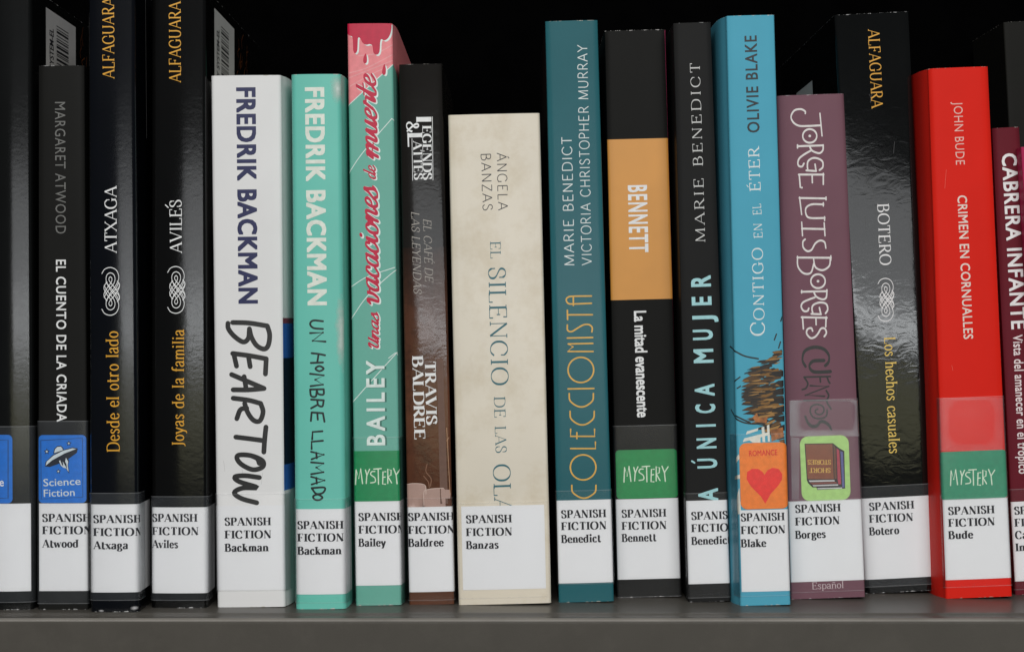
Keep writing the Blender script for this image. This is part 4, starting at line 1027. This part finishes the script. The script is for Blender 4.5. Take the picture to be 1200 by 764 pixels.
b13.tape(468, 585.6, mt=tape_mat('hazy_tape', .055, scale=28), pxl=926, pxr=1012)
def rr_loop(x0, y0, x1, y1, rad, n=5):
    P = []
    for cx_, cy_, a0 in ((x1-rad, y0+rad, -90), (x1-rad, y1-rad, 0), (x0+rad, y1-rad, 90), (x0+rad, y0+rad, 180)):
        for i in range(n+1):
            a = math.radians(a0+90*i/n); P.append((cx_+rad*math.cos(a), cy_+rad*math.sin(a)))
    return P
def ring(b, name, A, B, mt, e):
    """band of trapped air under the film, thinning out towards the inner loop"""
    bm = bmesh.new(); la = bm.verts.layers.float.new('soft'); rows = []; n = len(A)
    for t, sf in ((0, 1), (.4, 1), (.7, .75), (.9, .3), (1, 0)):
        row = []
        for i in range(n):
            jit = 1.6*noise.noise(Vector((i*.37, t*2, b.seed))) if t > 0 else 0
            x = A[i][0]*(1-t)+B[i][0]*t+jit; y = A[i][1]*(1-t)+B[i][1]*t+jit
            q, z = b.L(x, y); v = bm.verts.new(b.surf(q, z, e)); v[la] = sf; row.append(v)
        rows.append(row)
    for r0, r1 in zip(rows, rows[1:]):
        for i in range(n): bm.faces.new([r0[i], r0[(i+1) % n], r1[(i+1) % n], r1[i]]).smooth = True
    me = bpy.data.meshes.new(name); bm.to_mesh(me); bm.free(); nlink(name, me, b.root, mt)
def soften(m):
    nt = m.node_tree; N = nt.nodes; at = N.new('ShaderNodeAttribute'); at.attribute_name = 'soft'
    out = N['Material Output']; src = out.inputs[0].links[0].from_socket
    T = N.new('ShaderNodeBsdfTransparent'); X = N.new('ShaderNodeMixShader')
    nt.links.new(at.outputs['Fac'], X.inputs[0]); nt.links.new(T.outputs[0], X.inputs[1]); nt.links.new(src, X.inputs[2]); nt.links.new(X.outputs[0], out.inputs[0])
    return m
MILK = soften(tape_mat('tape_air_gap', .24, scale=70, rough=.3))
b13.poly('tape_air_gap', [[(927, 512), (936.5, 513), (936, 585), (927.5, 585)]], tape_mat('tape_air_strip', .15, scale=70, rough=.3), .44)
ring(b13, 'tape_air_gap', rr_loop(925.5, 469, 1007, 511, 2), [(x+(0 if y > 505 else 3), y) for x, y in rr_loop(935, 470, 998, 503, 9)], MILK, .44)

# B14 glossy black leaning
b14 = Book('glossy_black_leaning_novel', 'glossy black leaning book with white BOTERO, knot emblem and orange Los hechos casuales title',
           (977.5, 18), (1065, 14), (1014.5, 697), (1097, 693.5), gloss(11, 12, 12, wrinkle=2.4, bump=.5, bscale=380, wearamt=1.15, **BLK), bulge=.35, r=1.2, depth=150, wob=.14)
b14.text('publisher_lettering', 'ALFAGUARA', (1017, 35), (1021.3, 128), 13.2, GOLD, GARA)
b14.text('author_lettering', 'BOTERO', (1028, 239.5), (1031, 311), 13.2, WHITE, GARA)
emblem(b14, 1019.8, 318.5, .9, ink(215, 215, 215))
b14.text('title_lettering', 'Los hechos casuales', (1036, 395.5), (1042, 531), 12.8, ink(222, 186, 92), GARA)
b14.label_(None, None, 582, 677, three(1018.3, (598, 612.3, 626.8), 'Botero', 53, 51.5, 35.5), ls=-.1, rs=0)
b14.tape(568, 686, mt=TAPEB, ls=3, rs=3)

qs = -(b14.width(200)/2-b14.r+b14.r*math.pi/2)
b14.poly('cover_sticker', [[(qs-60, 150), (qs-105, 150), (qs-105, 218), (qs-60, 218)]], mat('sticker_paper', (.5, .5, .5), .6, vary=.03), .1, px=False)
# B15 red
b15 = Book('red_novel', 'bright red paperback with thin white JOHN BUDE name and green mystery sticker',
           (1088, 80.5), (1158, 78.5), (1108, 700.5), (1186.5, 702), matte(204, 36, 26, rough=.38, vary=.03, wearcol=(.6, .3, .25)), bulge=.3, r=1.2, depth=135, flare=(2.7, 0))
b15.text('author_lettering', 'JOHN BUDE', (1117, 120), (1120, 193.5), 10.5, ink(232, 175, 165), bold=-.004, track=1.1)
b15.text('title_lettering', 'CRIMEN EN CORNUALLES', (1121.8, 229.5), (1129.2, 397.5), 10.8, ink(230, 200, 190), bold=.012, track=1.05)
b15.label_(1106.3, None, 584, 678, three(1111, (603, 617, 631.2), 'Bude', 54.5, 54.5, 29.5), rs=0)
g = b15.band('genre_sticker', 528, 584, ink(32, 132, 98, .35), e=.2, pxl=1101.5, pxr=1180, rad=1.4)
mystery(b15, 1113, 549.5, 1.0, g, .25)
b15.tape(584, 687, ls=1, rs=0)
b15.tape(465, 583.6, mt=tape_mat('hazy_tape', .06, scale=30), ls=1, rs=0)
ring(b15, 'tape_air_gap', rr_loop(1102, 466, 1174.5, 528, 2), rr_loop(1113, 469, 1164, 519, 15), soften(tape_mat('tape_air_gap', .06, scale=70, rough=.3)), .44)

# B16..
b16 = Book('maroon_novel', 'maroon paperback with bold white CABRERA INFANTE lettering beside the red book',
           (1163, 150.5), (1194.5, 149), (1190, 697), (1228, 697), matte(94, 30, 40), bulge=.2, r=.8, depth=130)
b16.text('author_lettering', 'CABRERA INFANTE', (1174, 180.5), (1185.5, 386), 16.6, WHITE, bold=.022, track=1.1)
b16.text('title_lettering', 'Vista del amanecer en el trópico', (1187, 392.5), (1194, 555), 10.8, ink(215, 205, 205), bold=.014, track=1.05)
b16.label_(None, None, 587, 680, [('SPANISH', 1188.5, 602.7, 53), ('FICTION', 1188.8, 616.8, 53), ('Cabrera', 1189.5, 631.2, 45), ('Infante', 1190, 645.5, 42)], ls=-.1, rs=0)
b16.tape(572, 690, ls=3, rs=0)
b18 = Book('magenta_novel', 'magenta book barely seen at the right edge of the picture',
           (1196.5, 172), (1230, 171), (1231, 700), (1268, 700), matte(165, 45, 85), bulge=.2, r=.8, depth=130)
b17 = Book('dark_grey_book', 'tall dark grey book standing behind the others in the top right corner',
           (1178, 25), (1232, 25), (1207, 600), (1262, 600), matte(27, 27, 25), bulge=.2, r=.8, depth=60, yset=185)

# ---- wear: rubbed corners and a few scratches
def rub(b, spots, col):
    m = scuff_mat(col, .62, 1.0)
    for cx, cy, rx, ry in spots: scuff(b, cx, cy, rx, ry, m, 'rubbed_wear', e=.05)
rub(b2, [(158, 712, 7, 3.5), (119, 715, 5, 2)], C(170, 170, 172))
def scratches(b, n, seed, x0, x1, y0, y1, mt, wd=.35):
    r_ = random.Random(seed)
    for i in range(n):
        x = r_.uniform(x0, x1); y = r_.uniform(y0, y1); l = r_.uniform(4, 22); dx = r_.uniform(-3, 3)
        b.strokes('scratch', (0, 0), 1, [[(x, y), (x+dx*.6, y+l*.5), (x+dx, y+l)]], wd, mt, e=.045)
scratches(b14, 5, 4, 1010, 1060, 60, 540, ink(70, 70, 72))
scratches(b3, 3, 5, 190, 230, 120, 540, ink(60, 60, 60))
scratches(b4, 3, 6, 262, 320, 480, 570, ink(178, 178, 176))
scratches(b15, 3, 8, 1105, 1150, 120, 440, ink(222, 90, 75))
